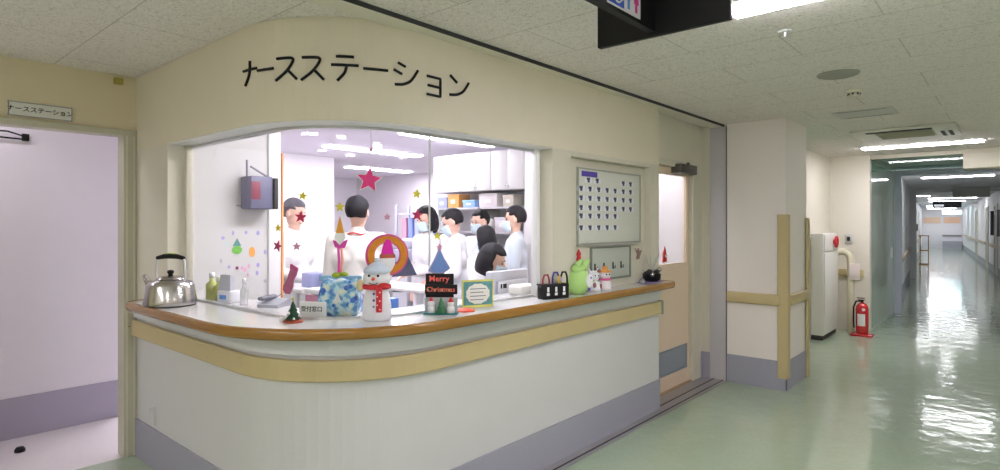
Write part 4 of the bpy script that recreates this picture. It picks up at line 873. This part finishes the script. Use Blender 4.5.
# framed card
p = on_top(477, 306.5); fc = empty('framed_card', (p.x + .005, p.y, ZT), PI / 2 * .75); tag(fc, 'message card in a green and yellow frame leaning by the glass', 'framed card')
MB().rbox(-.095, .095, -.003, .006, 0, .15, .002).build('frame', mat('teal_frame_print', (.10, .30, .30), .5, var=.6, vscale=40), fc)
mb = MB(); mb.box(-.095, .095, -.005, -.003, 0, .01).box(-.095, .095, -.005, -.003, .14, .15).box(-.095, -.088, -.005, -.003, 0, .15).box(.088, .095, -.005, -.003, 0, .15); mb.build('yellow_border', mat('lemon_print', (.75, .70, .15), .5), fc)
MB().prism([(.07 * math.cos(k * PI / 12) * (1 + .06 * (k % 2)), .055 * math.sin(k * PI / 12) * (1 + .06 * (k % 2))) for k in range(24)], .002, Matrix.Translation((0, -.0035, .072))).build('paper', mat('cream_paper', (.86, .86, .78), .5), fc)
mb = MB(); [mb.box(-.048, .048 - .015 * (k % 2), -.0066, -.0056, .098 - k * .02, .102 - k * .02) for k in range(4)]; mb.build('writing', mat('grey_ink', (.15, .18, .3), .5), fc)
MB().box(-.02, .02, .006, .06, 0, .004).build('easel_foot', M_dark, fc)
# black house basket
p = on_top(556, 298.5); hb_ = empty('black_basket', (p.x - .02, p.y, ZT), PI / 2 * .8); hb_.scale = (.86, .86, .86); tag(hb_, 'black house-shaped candle box with white windows by the glass edge', 'basket')
mb = MB(); mb.rbox(-.115, .115, -.035, .035, .0, .105, .004); mb.build('box', M_black, hb_)
for x in (-.07, 0, .07):
    k = MB().box(x - .012, x + .012, -.0365, -.035, .025, .045).box(x - .009, x + .009, -.0365, -.035, .05, .085).build('white_window', M_white, hb_)
for x, m, h in ((-.065, mat('wine_handle', (.30, .03, .05), .5), .17), (.02, mat('navy_handle', (.03, .03, .22), .5), .185), (.095, M_black, .185)):
    w_ = .03; MB().tube([(x - w_, 0, .10), (x - w_ * .9, 0, h - .03), (x - w_ * .5, 0, h), (x + w_ * .5, 0, h), (x + w_ * .9, 0, h - .03), (x + w_, 0, .10)], .007, 8).build('handle', m, hb_)
MB().sph((.05, -.005, .13), (.02, .015, .032), 12).build('yellow_figure', mat('ochre_felt', (.55, .40, .12), .6), hb_); MB().sph((.055, -.022, .135), .012, 10).build('lilac_face', mat('lilac_felt', (.5, .4, .7), .6), hb_)
MB().tube([(-.115, -.01, .09), (-.15, -.01, .11)], .006, 6).build('side_knob', M_dark, hb_)
# green bunny bag
p = on_top(581, 294.5); gb = empty('green_plush', (p.x - .02, p.y, ZT), PI / 2 * .8); tag(gb, 'pale green plush bag with folded ears at the niche edge', 'plush')
bm = bmesh.new(); bmesh.ops.create_uvsphere(bm, u_segments=24, v_segments=16, radius=1)
for v in bm.verts:
    z = v.co.z; v.co = Vector((v.co.x * (.085 - .018 * z), v.co.y * .05, max(-.95, z) * .095 + .09))
M_lime = mat('pale_green_felt', (.42, .68, .22), .7, bump=.4, bscale=50)
MB().bm(bm).build('body', M_lime, gb)
MB().sph((-.005, -.005, .165), (.055, .035, .032), 14).cone((.03, 0, .165), (.085, 0, .225), .034, .012, 12).cone((-.01, 0, .18), (.03, 0, .225), .03, .012, 12).build('ears', M_lime, gb)
MB().sph((.055, -.045, .09), (.03, .01, .045), 12).build('white_figure', M_white, gb); MB().sph((.06, -.056, .11), .006, 8).sph((.05, -.05, .035), .01, 8).build('marks', mat('indigo_mark', (.1, .06, .4), .5), gb)
# small plush figures
for px, py, nm, c1, c2 in ((595, 291.5, 'white kitten figurine with a dark bow', (.82, .82, .88), (.30, .12, .10)), (606, 290, 'white and pink snowman figurine with an orange hat', (.86, .80, .84), (.85, .40, .10))):
    p = on_top(px, py); e = empty('plush_figurine', (p.x - .01, p.y, ZT), PI / 2 * .8); tag(e, nm, 'figurine')
    mw = mat('figure_white_' + str(px), c1, .7); md = mat('figure_mark_' + str(px), c2, .6)
    MB().lathe([(0, 0), (.045, 0), (.048, .02), (.04, .06), (.025, .075), (0, .08)], n=18).build('body', mw, e)
    MB().sph((0, 0, .105), (.046, .036, .038), 16).build('head', mw, e)
    if px == 595:
        MB().cone((-.032, 0, .125), (-.04, 0, .16), .014, .002, 10).cone((.03, 0, .125), (.036, 0, .16), .014, .002, 10).build('ear', mw, e)
        MB().sph((.03, -.02, .14), (.016, .008, .012), 10).sph((-.02, -.035, .045), (.014, .01, .02), 8).sph((.03, -.035, .035), (.012, .01, .02), 8).build('bow', md, e)
    else:
        MB().lathe([(.046, .125), (.05, .132), (.02, .14), (.018, .165), (0, .167)], n=14).build('hat', md, e)
        MB().lathe([(.03, .066), (.042, .07), (.042, .08), (.03, .084)], n=16).build('pink_scarf', mat('pink_scarf', (.8, .12, .35), .6), e)
    MB().sph((-.014, -.034, .11), .005, 8).sph((.014, -.034, .11), .005, 8).build('eye', M_black, e)
p = on_top(598.5, 291); e = MB().cone((p.x, p.y - .06, ZT), (p.x, p.y - .06, ZT + .09), .02, .004, 12).build('felt_cone', mat('olive_yellow', (.45, .50, .10), .6)); tag(e, 'small olive felt cone beside the white kitten figurine', 'ornament')
p = on_top(625, 283.5); o = MB().rbox(-.035, .035, -.11, .11, 0, .012, .003).build('grey_tray', mat('slate_tray', (.28, .28, .34), .4)); o.location = (p.x - .02, p.y, ZT); tag(o, 'flat slate grey tray on the counter below the hook board', 'tray')
p = on_top(650, 282); o = MB().lathe([(0, 0), (.085, 0), (.085, .003), (0, .003)], n=8).build('purple_cloth', mat('purple_cloth', (.22, .16, .34), .8)); o.location = (p.x, p.y, ZT); o.scale = (.9, 2.0, 1); tag(o, 'purple cloth under the dark plant pot at the right counter end', 'cloth')
pg = empty('dried_arrangement', (p.x, p.y + .03, ZT + .0035)); tag(pg, 'dark bowl arrangement with wispy twigs at the right counter end', 'arrangement')
MB().lathe([(0, 0), (.05, 0), (.07, .02), (.072, .06), (.06, .065), (0, .055)], n=20).build('bowl', M_black, pg)
mb = MB(); [mb.sph((.035 * math.cos(a), .06 * math.sin(a), .07 + .015 * math.sin(3 * a)), (.022, .03, .022), 8) for a in (0, 1, 2, 3, 4, 5)]; mb.build('dark_foliage', mat('dark_leaf', (.03, .03, .035), .6), pg)
mb = MB()
for k in range(7):
    a = k * .9; mb.tube([(0, .01 * k - .03, .07), (.02 * math.cos(a), .05 * math.sin(a), .14), (.04 * math.cos(a), .09 * math.sin(a), .20 + .01 * (k % 3))], [.006, .004, .003], 5)
mb.build('twig', mat('silver_twig', (.55, .55, .52), .5), pg)
mb = MB(); mb.sph((.03, .07, .09), .02, 10).sph((.04, -.07, .06), .018, 10); mb.build('silver_bauble', M_chrome, pg)
o = MB().sph((0, 0, .022), (.022, .022, .022), 14).cone((0, 0, .042), (0, 0, .05), .006, .004, 8).build('glass_bauble', glassmat('clear_bauble', (.9, .9, .92), 1.0, body=.3)); o.location = (p.x + .02, p.y - .17, ZT); tag(o, 'small clear bauble left of the dark bowl arrangement', 'bauble')

# ------------------------------------------------------------------ room furniture
def cupboard(i, x0, x1):
    e = empty('wall_cupboard', ((x0 + x1) / 2, 4.77, 1.85)); h = (x1 - x0) / 2
    MB().rbox(-h + .001, h - .001, -.17, .18, 0, .41, .003).build('body', M_white, e)
    for s in (-1, 1):
        a, b = (-h + .004, -.002) if s < 0 else (.002, h - .004)
        d = MB().rbox(a, b, -.19, -.17, .004, .406, .003).build('door', mat('cupboard_front', (.82, .81, .82), .4), e)
        MB().cone((-.02 * -s, -.19, .035), (-.02 * -s, -.205, .035), .008, .010, 10).build('knob', M_alu, d)
    tag(e, ['leftmost white wall cupboard above the masked staff', 'middle white wall cupboard above the masked staff', 'rightmost white wall cupboard next to the tall locker'][i], 'cupboard', 'white wall cupboards'); return e
for i in range(3): cupboard(i, -5.0 + i * .44, -4.56 + i * .44)
lk = empty('tall_locker', (-3.39, 4.77, 0)); tag(lk, 'tall white locker right of the wall cupboards', 'locker')
MB().rbox(-.288, .28, -.18, .18, 0, 2.26, .004).build('body', M_white, lk); MB().rbox(-.28, .27, -.195, -.18, .05, 2.23, .003).build('door', mat('locker_front', (.82, .80, .83), .4), lk)
MB().rbox(.10, .125, -.215, -.195, 1.3, 1.6, .004).build('yellow_handle', mat('khaki_handle', (.45, .42, .2), .5), lk)
MB().box(.02, .18, -.1965, -.195, 1.96, 2.06).build('blue_note', mat('blue_note', (.35, .55, .80), .5), lk)
bs_ = empty('storage_shelf', (-4.33, 4.78, 0)); tag(bs_, 'white open shelf unit under the wall cupboards', 'shelf')
mb = MB()
for x in (-.64, 0, .62): mb.box(x, x + .02, -.17, .16, 0, 1.68)
mb.build('side_panel', M_white, bs_)
for z in (.1, .6, 1.1, 1.40, 1.66): MB().box(-.64, .64, -.17, .16, z, z + .02).build('shelf_board', mat('grey_shelf', (.62, .60, .64), .5), bs_)
def crate(x, z, w_, h, c, label, y=4.70, nm='storage_box'):
    e = empty(nm, (x, y, z)); tag(e, label, 'box'); m = mat('box_' + label[:12], c, .5)
    MB().rbox(-w_ / 2, w_ / 2, -.08, .1, 0, h, .004).build('body', m, e); MB().rbox(-w_ / 2 - .004, w_ / 2 + .004, -.085, .1, h - .02, h, .003).build('lid', m, e)
    MB().box(-w_ / 5, w_ / 5, -.087, -.0845, h * .3, h * .6).build('label_plate', M_white, e)
crate(-4.72, 1.68, .17, .15, (.85, .42, .12), 'orange storage box on top of the shelf under the cupboards')
crate(-4.90, 1.68, .15, .12, (.40, .45, .70), 'blue-grey storage box left of the orange box')
crate(-4.48, 1.68, .18, .08, (.30, .50, .85), 'low blue box right of the orange box')
crate(-4.20, 1.68, .25, .14, (.75, .70, .72), 'pinkish white box on the shelf top, beside the low blue box')
crate(-3.92, 1.68, .14, .12, (.62, .58, .50), 'small beige box at the right end of the shelf top')
crate(-4.30, 1.42, .30, .13, (.80, .76, .72), 'wide cream box under the shelf top')
crate(-4.0, 1.42, .2, .15, (.72, .70, .75), 'pale grey box at the right under the shelf top')
# machine by the back wall
mc = empty('copier', (-5.45, 4.35, 0), .5); tag(mc, 'grey copier with dark paper slots behind the woman in cardigan', 'copier')
MB().rbox(-.3, .3, -.3, .3, 0, 1.0, .02).build('body', mat('copier_white', (.66, .66, .72), .4), mc); MB().rbox(-.28, .28, -.28, .28, 1.0, 1.22, .02).build('scanner', mat('copier_grey', (.42, .42, .55), .4), mc)
MB().rbox(-.26, .26, -.25, .25, 1.22, 1.32, .02).build('feeder', mat('copier_lid', (.55, .55, .66), .4), mc); MB().box(-.2, .2, -.31, -.299, 1.02, 1.08).box(-.25, .25, -.305, -.298, .5, .52).box(-.25, .25, -.305, -.298, .75, .77).build('slot', M_dark, mc)
rk = empty('equipment_rack', (-5.8, 5.2, 0), .4); tag(rk, 'tall blue-grey rack of files beyond the copier', 'rack')
mb = MB(); [mb.box(-.35, .35, -.18, .18, z, z + .02) for z in (.1, .5, .9, 1.3, 1.62)]; mb.build('shelf_board', mat('rack_grey', (.55, .55, .65), .4), rk)
mb = MB(); [mb.box(x, x + .03, y, y + .03, 0, 1.75) for x in (-.37, .34) for y in (-.19, .16)]; mb.build('upright', mat('rack_post', (.45, .45, .58), .4), rk)
for z in (.52, .92, 1.32):
    for k in range(6):
        cn, cc = [('blue', (.25, .32, .75)), ('rose', (.70, .35, .45)), ('pale grey', (.75, .70, .75)), ('slate', (.45, .50, .60))][(k * 3 + int(z * 10)) % 4]
        o = MB().rbox(-.03, .03, -.13, .13, 0, .26, .004).build('file_binder', mat('binder_%d_%d' % (k, int(z * 100)), cc, .5))
        tag(o, '%s file binder, %s from the left on the %s shelf of the rack' % (cn, ['first', 'second', 'third', 'fourth', 'fifth', 'sixth'][k], {52: 'low', 92: 'middle', 132: 'upper'}[int(z * 100 + .5)]), 'binder', 'file binders in the blue-grey rack')
        o.matrix_world = Matrix.Translation((-5.8, 5.2, z)) @ Matrix.Rotation(.4, 4, 'Z') @ Matrix.Translation((-.27 + k * .09, 0, 0))
# desks inside
def desk(x0, x1, y0, y1, z, label, nm='desk', top=(.84, .82, .84)):
    e = empty(nm, ((x0 + x1) / 2, (y0 + y1) / 2, 0)); hx, hy = (x1 - x0) / 2, (y1 - y0) / 2; tag(e, label, 'desk')
    MB().rbox(-hx, hx, -hy, hy, z - .03, z, .005).build('desktop', mat('desk_top', top, .3), e)
    for sx in (-1, 1):
        for sy in (-1, 1): MB().box(sx * (hx - .05) - .02, sx * (hx - .05) + .02, sy * (hy - .05) - .02, sy * (hy - .05) + .02, 0, z - .03).build('leg', M_alu, e)
    return e
desk(-2.80, -2.55, 2.05, 3.22, .74, 'low white desk running behind the counter glass')
desk(-4.35, -3.55, 3.1, 3.45, .98, 'raised white table where the masked staff gather')
dk = desk(-3.35, -3.08, 1.98, 2.25, 1.10, 'high white stand behind the orange wreath', 'stand', (.9, .88, .9))
MB().box(-.12, .13, -.135, -.122, .8, 1.06).box(.122, .135, -.12, .12, .8, 1.06).build('pink_panel', mat('rose_panel', (.55, .22, .34), .5), dk)
for k, c in enumerate(((.10, .25, .75), (.30, .45, .85), (.65, .70, .90))):
    o = MB().rbox(-2.83 - k * .07, -2.77 - k * .07, 2.06, 2.26, .74, 1.06 - .03 * k, .004).build('file_binder', mat('blue_binder_%d' % k, c, .4)); tag(o, ['deep blue binder standing behind the snowman', 'mid blue binder beside the deep blue binder', 'pale blue binder behind the snowman'][k], 'binder', 'blue binders behind the counter')
# monitor seen from behind, laptop
mo = empty('computer_monitor', (-2.63, 3.09, .74), PI / 2); tag(mo, 'grey monitor seen from behind beside the seated woman', 'monitor')
MB().rbox(-.20, .20, -.022, .02, .12, .445, .01).build('housing', mat('monitor_grey', (.56, .57, .66), .4), mo)
MB().rbox(-.14, .17, -.045, -.02, .20, .38, .01).build('back_cover', mat('monitor_cover', (.66, .67, .74), .4), mo); MB().rbox(-.03, .03, -.02, .02, 0, .15, .005).rbox(-.11, .11, -.09, .09, 0, .015, .005).build('foot', mat('monitor_foot', (.5, .5, .58), .4), mo)
MB().box(-.19, .19, .02, .0215, .13, .435).build('screen', mat('screen_dark', (.05, .06, .1), .1), mo)
mb = MB(); mb.box(-.12, -.105, -.047, -.0445, .33, .36).box(-.095, -.06, -.047, -.0445, .33, .36); mb.build('black_mark', M_black, mo)
o = MB().rbox(-2.49, -2.37, 2.93, 3.12, ZT, ZT + .065, .015).build('paper_tray', mat('cream_tray', (.82, .80, .76), .5)); tag(o, 'cream box tray inside the glass left of the black candle box', 'tray')
o = MB().rbox(-.07, .07, -.05, .05, 0, .11, .01).build('label_printer', mat('lilac_device', (.45, .48, .85), .4)); o.location = (-4.03, 2.45, 1.02); tag(o, 'small lilac-blue device on the shelf by the grey-haired person', 'device')
dk2 = desk(-4.12, -3.93, 2.3, 2.65, 1.02, 'white side shelf by the grey-haired person', 'side_shelf')

# ------------------------------------------------------------------ people
def capsule(bm, a, b, ra, rb, n=12):
    a = Vector(a); b = Vector(b); m = MB(); m.cone(a, b, ra, rb, n); m.sph(a, ra, n); m.sph(b, rb, n); bm.append(m)
def merge(parts):
    o = MB()
    for p in parts:
        base = len(o.v); o.v += p.v
        for f, s in zip(p.f, p.sm): o.f.append([base + i for i in f]); o.sm.append(True); o.mi.append(0)
    return o
def remesh(parts, voxel, smooth=3):
    mb = merge(parts); me = bpy.data.meshes.new('t'); me.from_pydata([tuple(v) for v in mb.v], [], mb.f); o = bpy.data.objects.new('t', me); COL.objects.link(o)
    m = o.modifiers.new('r', 'REMESH'); m.mode = 'VOXEL'; m.voxel_size = voxel
    if smooth: s = o.modifiers.new('s', 'SMOOTH'); s.iterations = smooth; s.factor = .5
    bpy.context.view_layer.update(); ev = o.evaluated_get(bpy.context.evaluated_depsgraph_get()); em = ev.to_mesh()
    out = MB(); out.add([v.co.copy() for v in em.vertices], [list(p.vertices) for p in em.polygons], True)
    bpy.data.objects.remove(o); bpy.data.meshes.remove(me); return out
def person(x, y, face, H, label, hair='short', hm=None, um=None, mask=True, lean=0, hyaw=0, hpitch=0, seated=False, arms=None, sleeve='long', scale=1.0, collar=None):
    hm = hm or M_hair; um = um or M_uni
    root = empty('person', (x, y, 0), face); tag(root, label, 'person')
    S = (H - (0.0)) / 1.70 if not seated else H / 1.325
    hipz = .92 * S if not seated else .545
    T = Matrix.Translation((0, 0, hipz)) @ Matrix.Rotation(-lean, 4, 'X') @ Matrix.Scale(S, 4)
    def t(p): return T @ Vector((p[0], p[1], p[2] - .92))
    sk, un = [], []
    # torso
    for A, lst in ((0, sk), (.012, un)):
        capsule(lst, t((-.07, 0, .93)), t((.07, 0, .93)), (.115 + A) * S, (.115 + A) * S)
        capsule(lst, t((-.045, .0, 1.08)), t((.045, .0, 1.08)), (.105 + A) * S, (.105 + A) * S)
        capsule(lst, t((-.075, .005, 1.24)), t((.075, .005, 1.24)), (.105 + A) * S, (.105 + A) * S)
        capsule(lst, t((-.15, 0, 1.375)), t((.15, 0, 1.375)), (.055 + A) * S, (.055 + A) * S)
        capsule(lst, t((-.06, .0, 1.34)), t((.06, .0, 1.34)), (.085 + A) * S, (.085 + A) * S)
        capsule(lst, t((0, 0, .93)), t((0, 0, 1.30)), (.11 + A) * S, (.10 + A) * S)
    capsule(sk, t((0, -.005, 1.38)), t((0, .008, 1.50)), .052 * S, .048 * S)
    capsule(un, t((0, -.01, 1.38)), t((0, -.005, 1.435)), .075 * S, .060 * S)
    # legs
    for s in (-1, 1):
        hip = (T @ Vector((s * .09, 0, 0))); 
        if seated: kn = Vector((s * .11, .43, .50)); an = Vector((s * .11, .42, .09))
        else: kn = Vector((s * .10, .02, .49 * S)); an = Vector((s * .10, -.01, .09 * S))
        toe = an + Vector((0, .15, -.045)); toe.z = .035
        for A, lst in ((0, sk), (.014, un)):
            capsule(lst, hip, kn, (.085 + A) * S, (.058 + A) * S); capsule(lst, kn, an, (.055 + A) * S, (.04 + A * .9) * S)
        heel = Vector((an.x, an.y - .03, .04)); capsule(sk, an, heel, .036, .036); capsule(sk, heel, toe, .038, .032)
    # arms
    arms = {None: (((.21, .01, 1.12), (.15, .22, 1.07)), ((-.21, .01, 1.12), (-.15, .22, 1.07))), 'down': (((.20, -.02, 1.11), (.19, .04, .87)), ((-.20, -.02, 1.11), (-.19, .04, .87))), 'close': (((.20, .0, 1.13), (.08, .19, 1.10)), ((-.20, .0, 1.13), (-.08, .19, 1.08)))}[arms]
    for i, (el, wr) in enumerate(arms):
        s = 1 if i == 0 else -1
        sh_ = t((s * .175, 0, 1.375)); e_ = t(el); w_ = t(wr)
        capsule(sk, sh_, e_, .048 * S, .037 * S); capsule(sk, e_, w_, .038 * S, .026 * S)
        capsule(un, sh_, e_, .064 * S, .055 * S)
        if sleeve == 'long': capsule(un, e_, e_.lerp(w_, .9), .053 * S, .042 * S)
        dr_ = (w_ - e_).normalized(); side = dr_.cross(Vector((0, 0, 1))).normalized() * -s; dn = Vector((0, 0, -1))
        pal = w_ + dr_ * .05; c_ = MB(); 
        for k in (-1.2, 0, 1.2): capsule(sk, w_ + dr_ * .01 + side * k * .010, w_ + dr_ * .085 + side * k * .016, .013, .012, 8)
        for k, L in ((-1.5, .062), (-.5, .072), (.5, .078), (1.5, .070)):
            b0_ = w_ + dr_ * .085 + side * k * .0185; b1_ = b0_ + dr_ * L * .55 + dn * .010; b2_ = b1_ + dr_ * L * .35 + dn * .024
            capsule(sk, b0_, b1_, .0095, .009, 8); capsule(sk, b1_, b2_, .009, .0078, 8)
        b0_ = w_ + dr_ * .025 + side * 1.6 * .014; b1_ = b0_ + dr_ * .032 + side * .030 + dn * .008; b2_ = b1_ + dr_ * .03 + side * .006 + dn * .006
        capsule(sk, b0_, b1_, .012, .0105, 8); capsule(sk, b1_, b2_, .0105, .009, 8)
    # head
    HM = T @ Matrix.Translation((0, .01, 1.585 - .92)) @ Matrix.Rotation(hyaw, 4, 'Z') @ Matrix.Rotation(hpitch, 4, 'X')
    hd = MB(); hd.sph((0, -.012, .025), (.076, .092, .088), 24, M=HM); hd.sph((0, .012, -.035), (.060, .072, .080), 20, M=HM); hd.sph((0, .035, -.085), (.036, .04, .030), 14, M=HM)
    hd.cone((0, .078, .01), (0, .098, -.022), .008, .014, 10, M=HM); hd.sph((0, .096, -.025), (.014, .012, .010), 10, M=HM)
    for s in (-1, 1): hd.sph((s * .076, -.008, -.01), (.012, .020, .030), 10, M=HM); hd.sph((s * .028, .073, .022), (.022, .012, .007), 8, M=HM)
    hd.tube([HM @ Vector((-.022, .083, -.058)), HM @ Vector((0, .089, -.057)), HM @ Vector((.022, .083, -.058))], .006, 8)
    sk.append(hd)
    body = remesh(sk, .0075, 2)
    ne = len(body.f)
    for s in (-1, 1): body.sph((s * .029, .076, .006), (.012, .008, .006), 10, mi=1, M=HM); body.tube([HM @ Vector((s * .014, .082, .028)), HM @ Vector((s * .03, .082, .032)), HM @ Vector((s * .045, .074, .026))], .003, 6, mi=1)
    for i_ in range(len(body.f)):
        if body.f[i_]: 
            pass
    b_o = body.build('body', [M_skin, M_eye, M_shoe], root)
    for pl_ in b_o.data.polygons:
        if pl_.center.z < .1: pl_.material_index = 2
    remesh(un, .012, 5).build('uniform', um, root)
    # hair
    bm = bmesh.new(); bmesh.ops.create_uvsphere(bm, u_segments=40, v_segments=28, radius=1)
    for v in bm.verts:
        d = v.co.normalized(); a, b, c = .088, .106, .104
        p = Vector((d.x * a, d.y * b - .014, d.z * c + .028))
        face_ = d.y > .12 and d.z < .50 - .30 * (abs(d.x) > .75)
        if hair != 'short': face_ = d.y > .42 and d.z < .34
        if hair == 'short':
            if face_ or (d.z < -.70) or (d.y > -.05 and d.z < -.02): p = Vector((d.x * .055, d.y * .06 - .01, d.z * .06 + .01))
        else:
            low = {'bob': .155, 'long': .26}[hair]
            if d.z < 0 and not face_:
                hr = max(.05, math.hypot(d.x, d.y)); g = min(1.9, hr ** .38 / hr) * (1 + .10 * abs(d.z)); p = Vector((d.x * g * (a + .006), d.y * g * b - .018, .028 + d.z * low))
            if face_: p = Vector((d.x * .055, d.y * .05 - .012, max(d.z, -.8) * .06 + .01))
        p += Vector((math.sin(9 * d.y + 3 * d.z), 0, math.sin(8 * d.x))) * .0025
        v.co = HM @ p
    hmb = MB(); hmb.bm(bm)
    if hair == 'short' or hair == 'bob': pass
    hmb.build('hair', hm, root)
    if mask:
        mm = MB(); pts = []
        for iz in range(7):
            for ix in range(13):
                u_ = -1 + ix / 6; v_ = iz / 6; a_ = u_ * 1.25; rr_ = .070 * (1 - .12 * abs(v_ - .4))
                pts.append(HM @ Vector((math.sin(a_) * rr_, .014 + math.cos(a_) * (.092 + (.012 if abs(u_) < .3 else 0) * (v_ > .3)) * (1 - .22 * (1 - v_) ** 2), -.110 + v_ * .10)))
        mm.add(pts, [(r * 13 + c, r * 13 + c + 1, (r + 1) * 13 + c + 1, (r + 1) * 13 + c) for r in range(6) for c in range(12)], True)
        mo_ = mm.build('face_mask', M_mask, root); sd_ = mo_.modifiers.new('s', 'SOLIDIFY'); sd_.thickness = .003; sd_.offset = 1
    if collar:
        MB().tube([t((.07 * math.cos(k * PI / 10), -.012 + .066 * math.sin(k * PI / 10), 1.43 + .006 * math.sin(k))) for k in range(20)], .006, 8, closed=True).build('lanyard', collar, root)
    return root
def fa(dx, dy): return math.atan2(-dx, dy)
person(-4.49, 2.56, fa(1, .35), 1.70, 'grey-haired person in a white coat beside the white post', 'short', M_hairg, mask=False, hyaw=.1, hpitch=-.25)
person(-3.69, 2.62, fa(-.7, .8), 1.70, 'dark-haired person in a cream cardigan with red lanyard, seen from behind', 'short', um=M_unic, mask=False, collar=M_red, hyaw=-.1)
person(-4.24, 3.80, fa(-.3, -1), 1.66, 'masked woman with long dark hair under the crimson star', 'bob', hpitch=-.25, hyaw=.1)
person(-4.82, 4.36, fa(.2, -1), 1.63, 'masked woman standing farthest back by the orange box', 'bob', arms='down')
person(-4.38, 4.27, fa(-.2, -1), 1.65, 'masked person half hidden behind the central masked figure', 'short', arms='down')
person(-3.74, 3.73, fa(-.6, -.6), 1.63, 'central masked person in a white uniform looking down', 'short', hpitch=-.3, lean=.08)
person(-3.98, 4.27, fa(-.1, -1), 1.63, 'masked person behind, between the central figure and tall man', 'short', arms='down', hpitch=-.15)
person(-3.44, 4.16, fa(-1, -.75), 1.655, 'tall masked man in pale blue uniform by the locker', 'short', um=M_unib, sleeve='short', hpitch=-.1)
person(-3.28, 3.64, fa(-1, .1), 1.48, 'dark-haired person leaning forward behind the seated woman', 'bob', lean=.10, hpitch=-.1, arms='down')
person(-2.97, 3.31, fa(.9, .6), 1.35, 'woman with black bob hair seated beside the monitor', 'bob', seated=True, um=M_uni, hpitch=-.35, mask=True, arms='close')
ch = empty('office_chair', (-2.97, 3.31, 0), fa(.9, .6)); tag(ch, 'grey office chair under the seated black-haired woman', 'chair')
MB().rbox(-.22, .22, -.18, .24, .36, .42, .02).build('seat', mat('chair_fabric', (.25, .27, .35), .8), ch)
MB().cone((0, 0, .08), (0, 0, .36), .025, .025, 12).build('post', M_alu, ch)
for k in range(5):
    a = k * 2 * PI / 5; MB().tube([(0, 0, .09), (.22 * math.cos(a), .22 * math.sin(a), .06)], .014, 8).sph((.22 * math.cos(a), .22 * math.sin(a), .028), .028, 10).build('leg', M_black, ch)
MB().rbox(-.18, .18, -.245, -.21, .55, .85, .015).rbox(-.02, .02, -.24, -.22, .36, .56, .005).build('backrest', mat('chair_back', (.25, .27, .35), .8), ch)
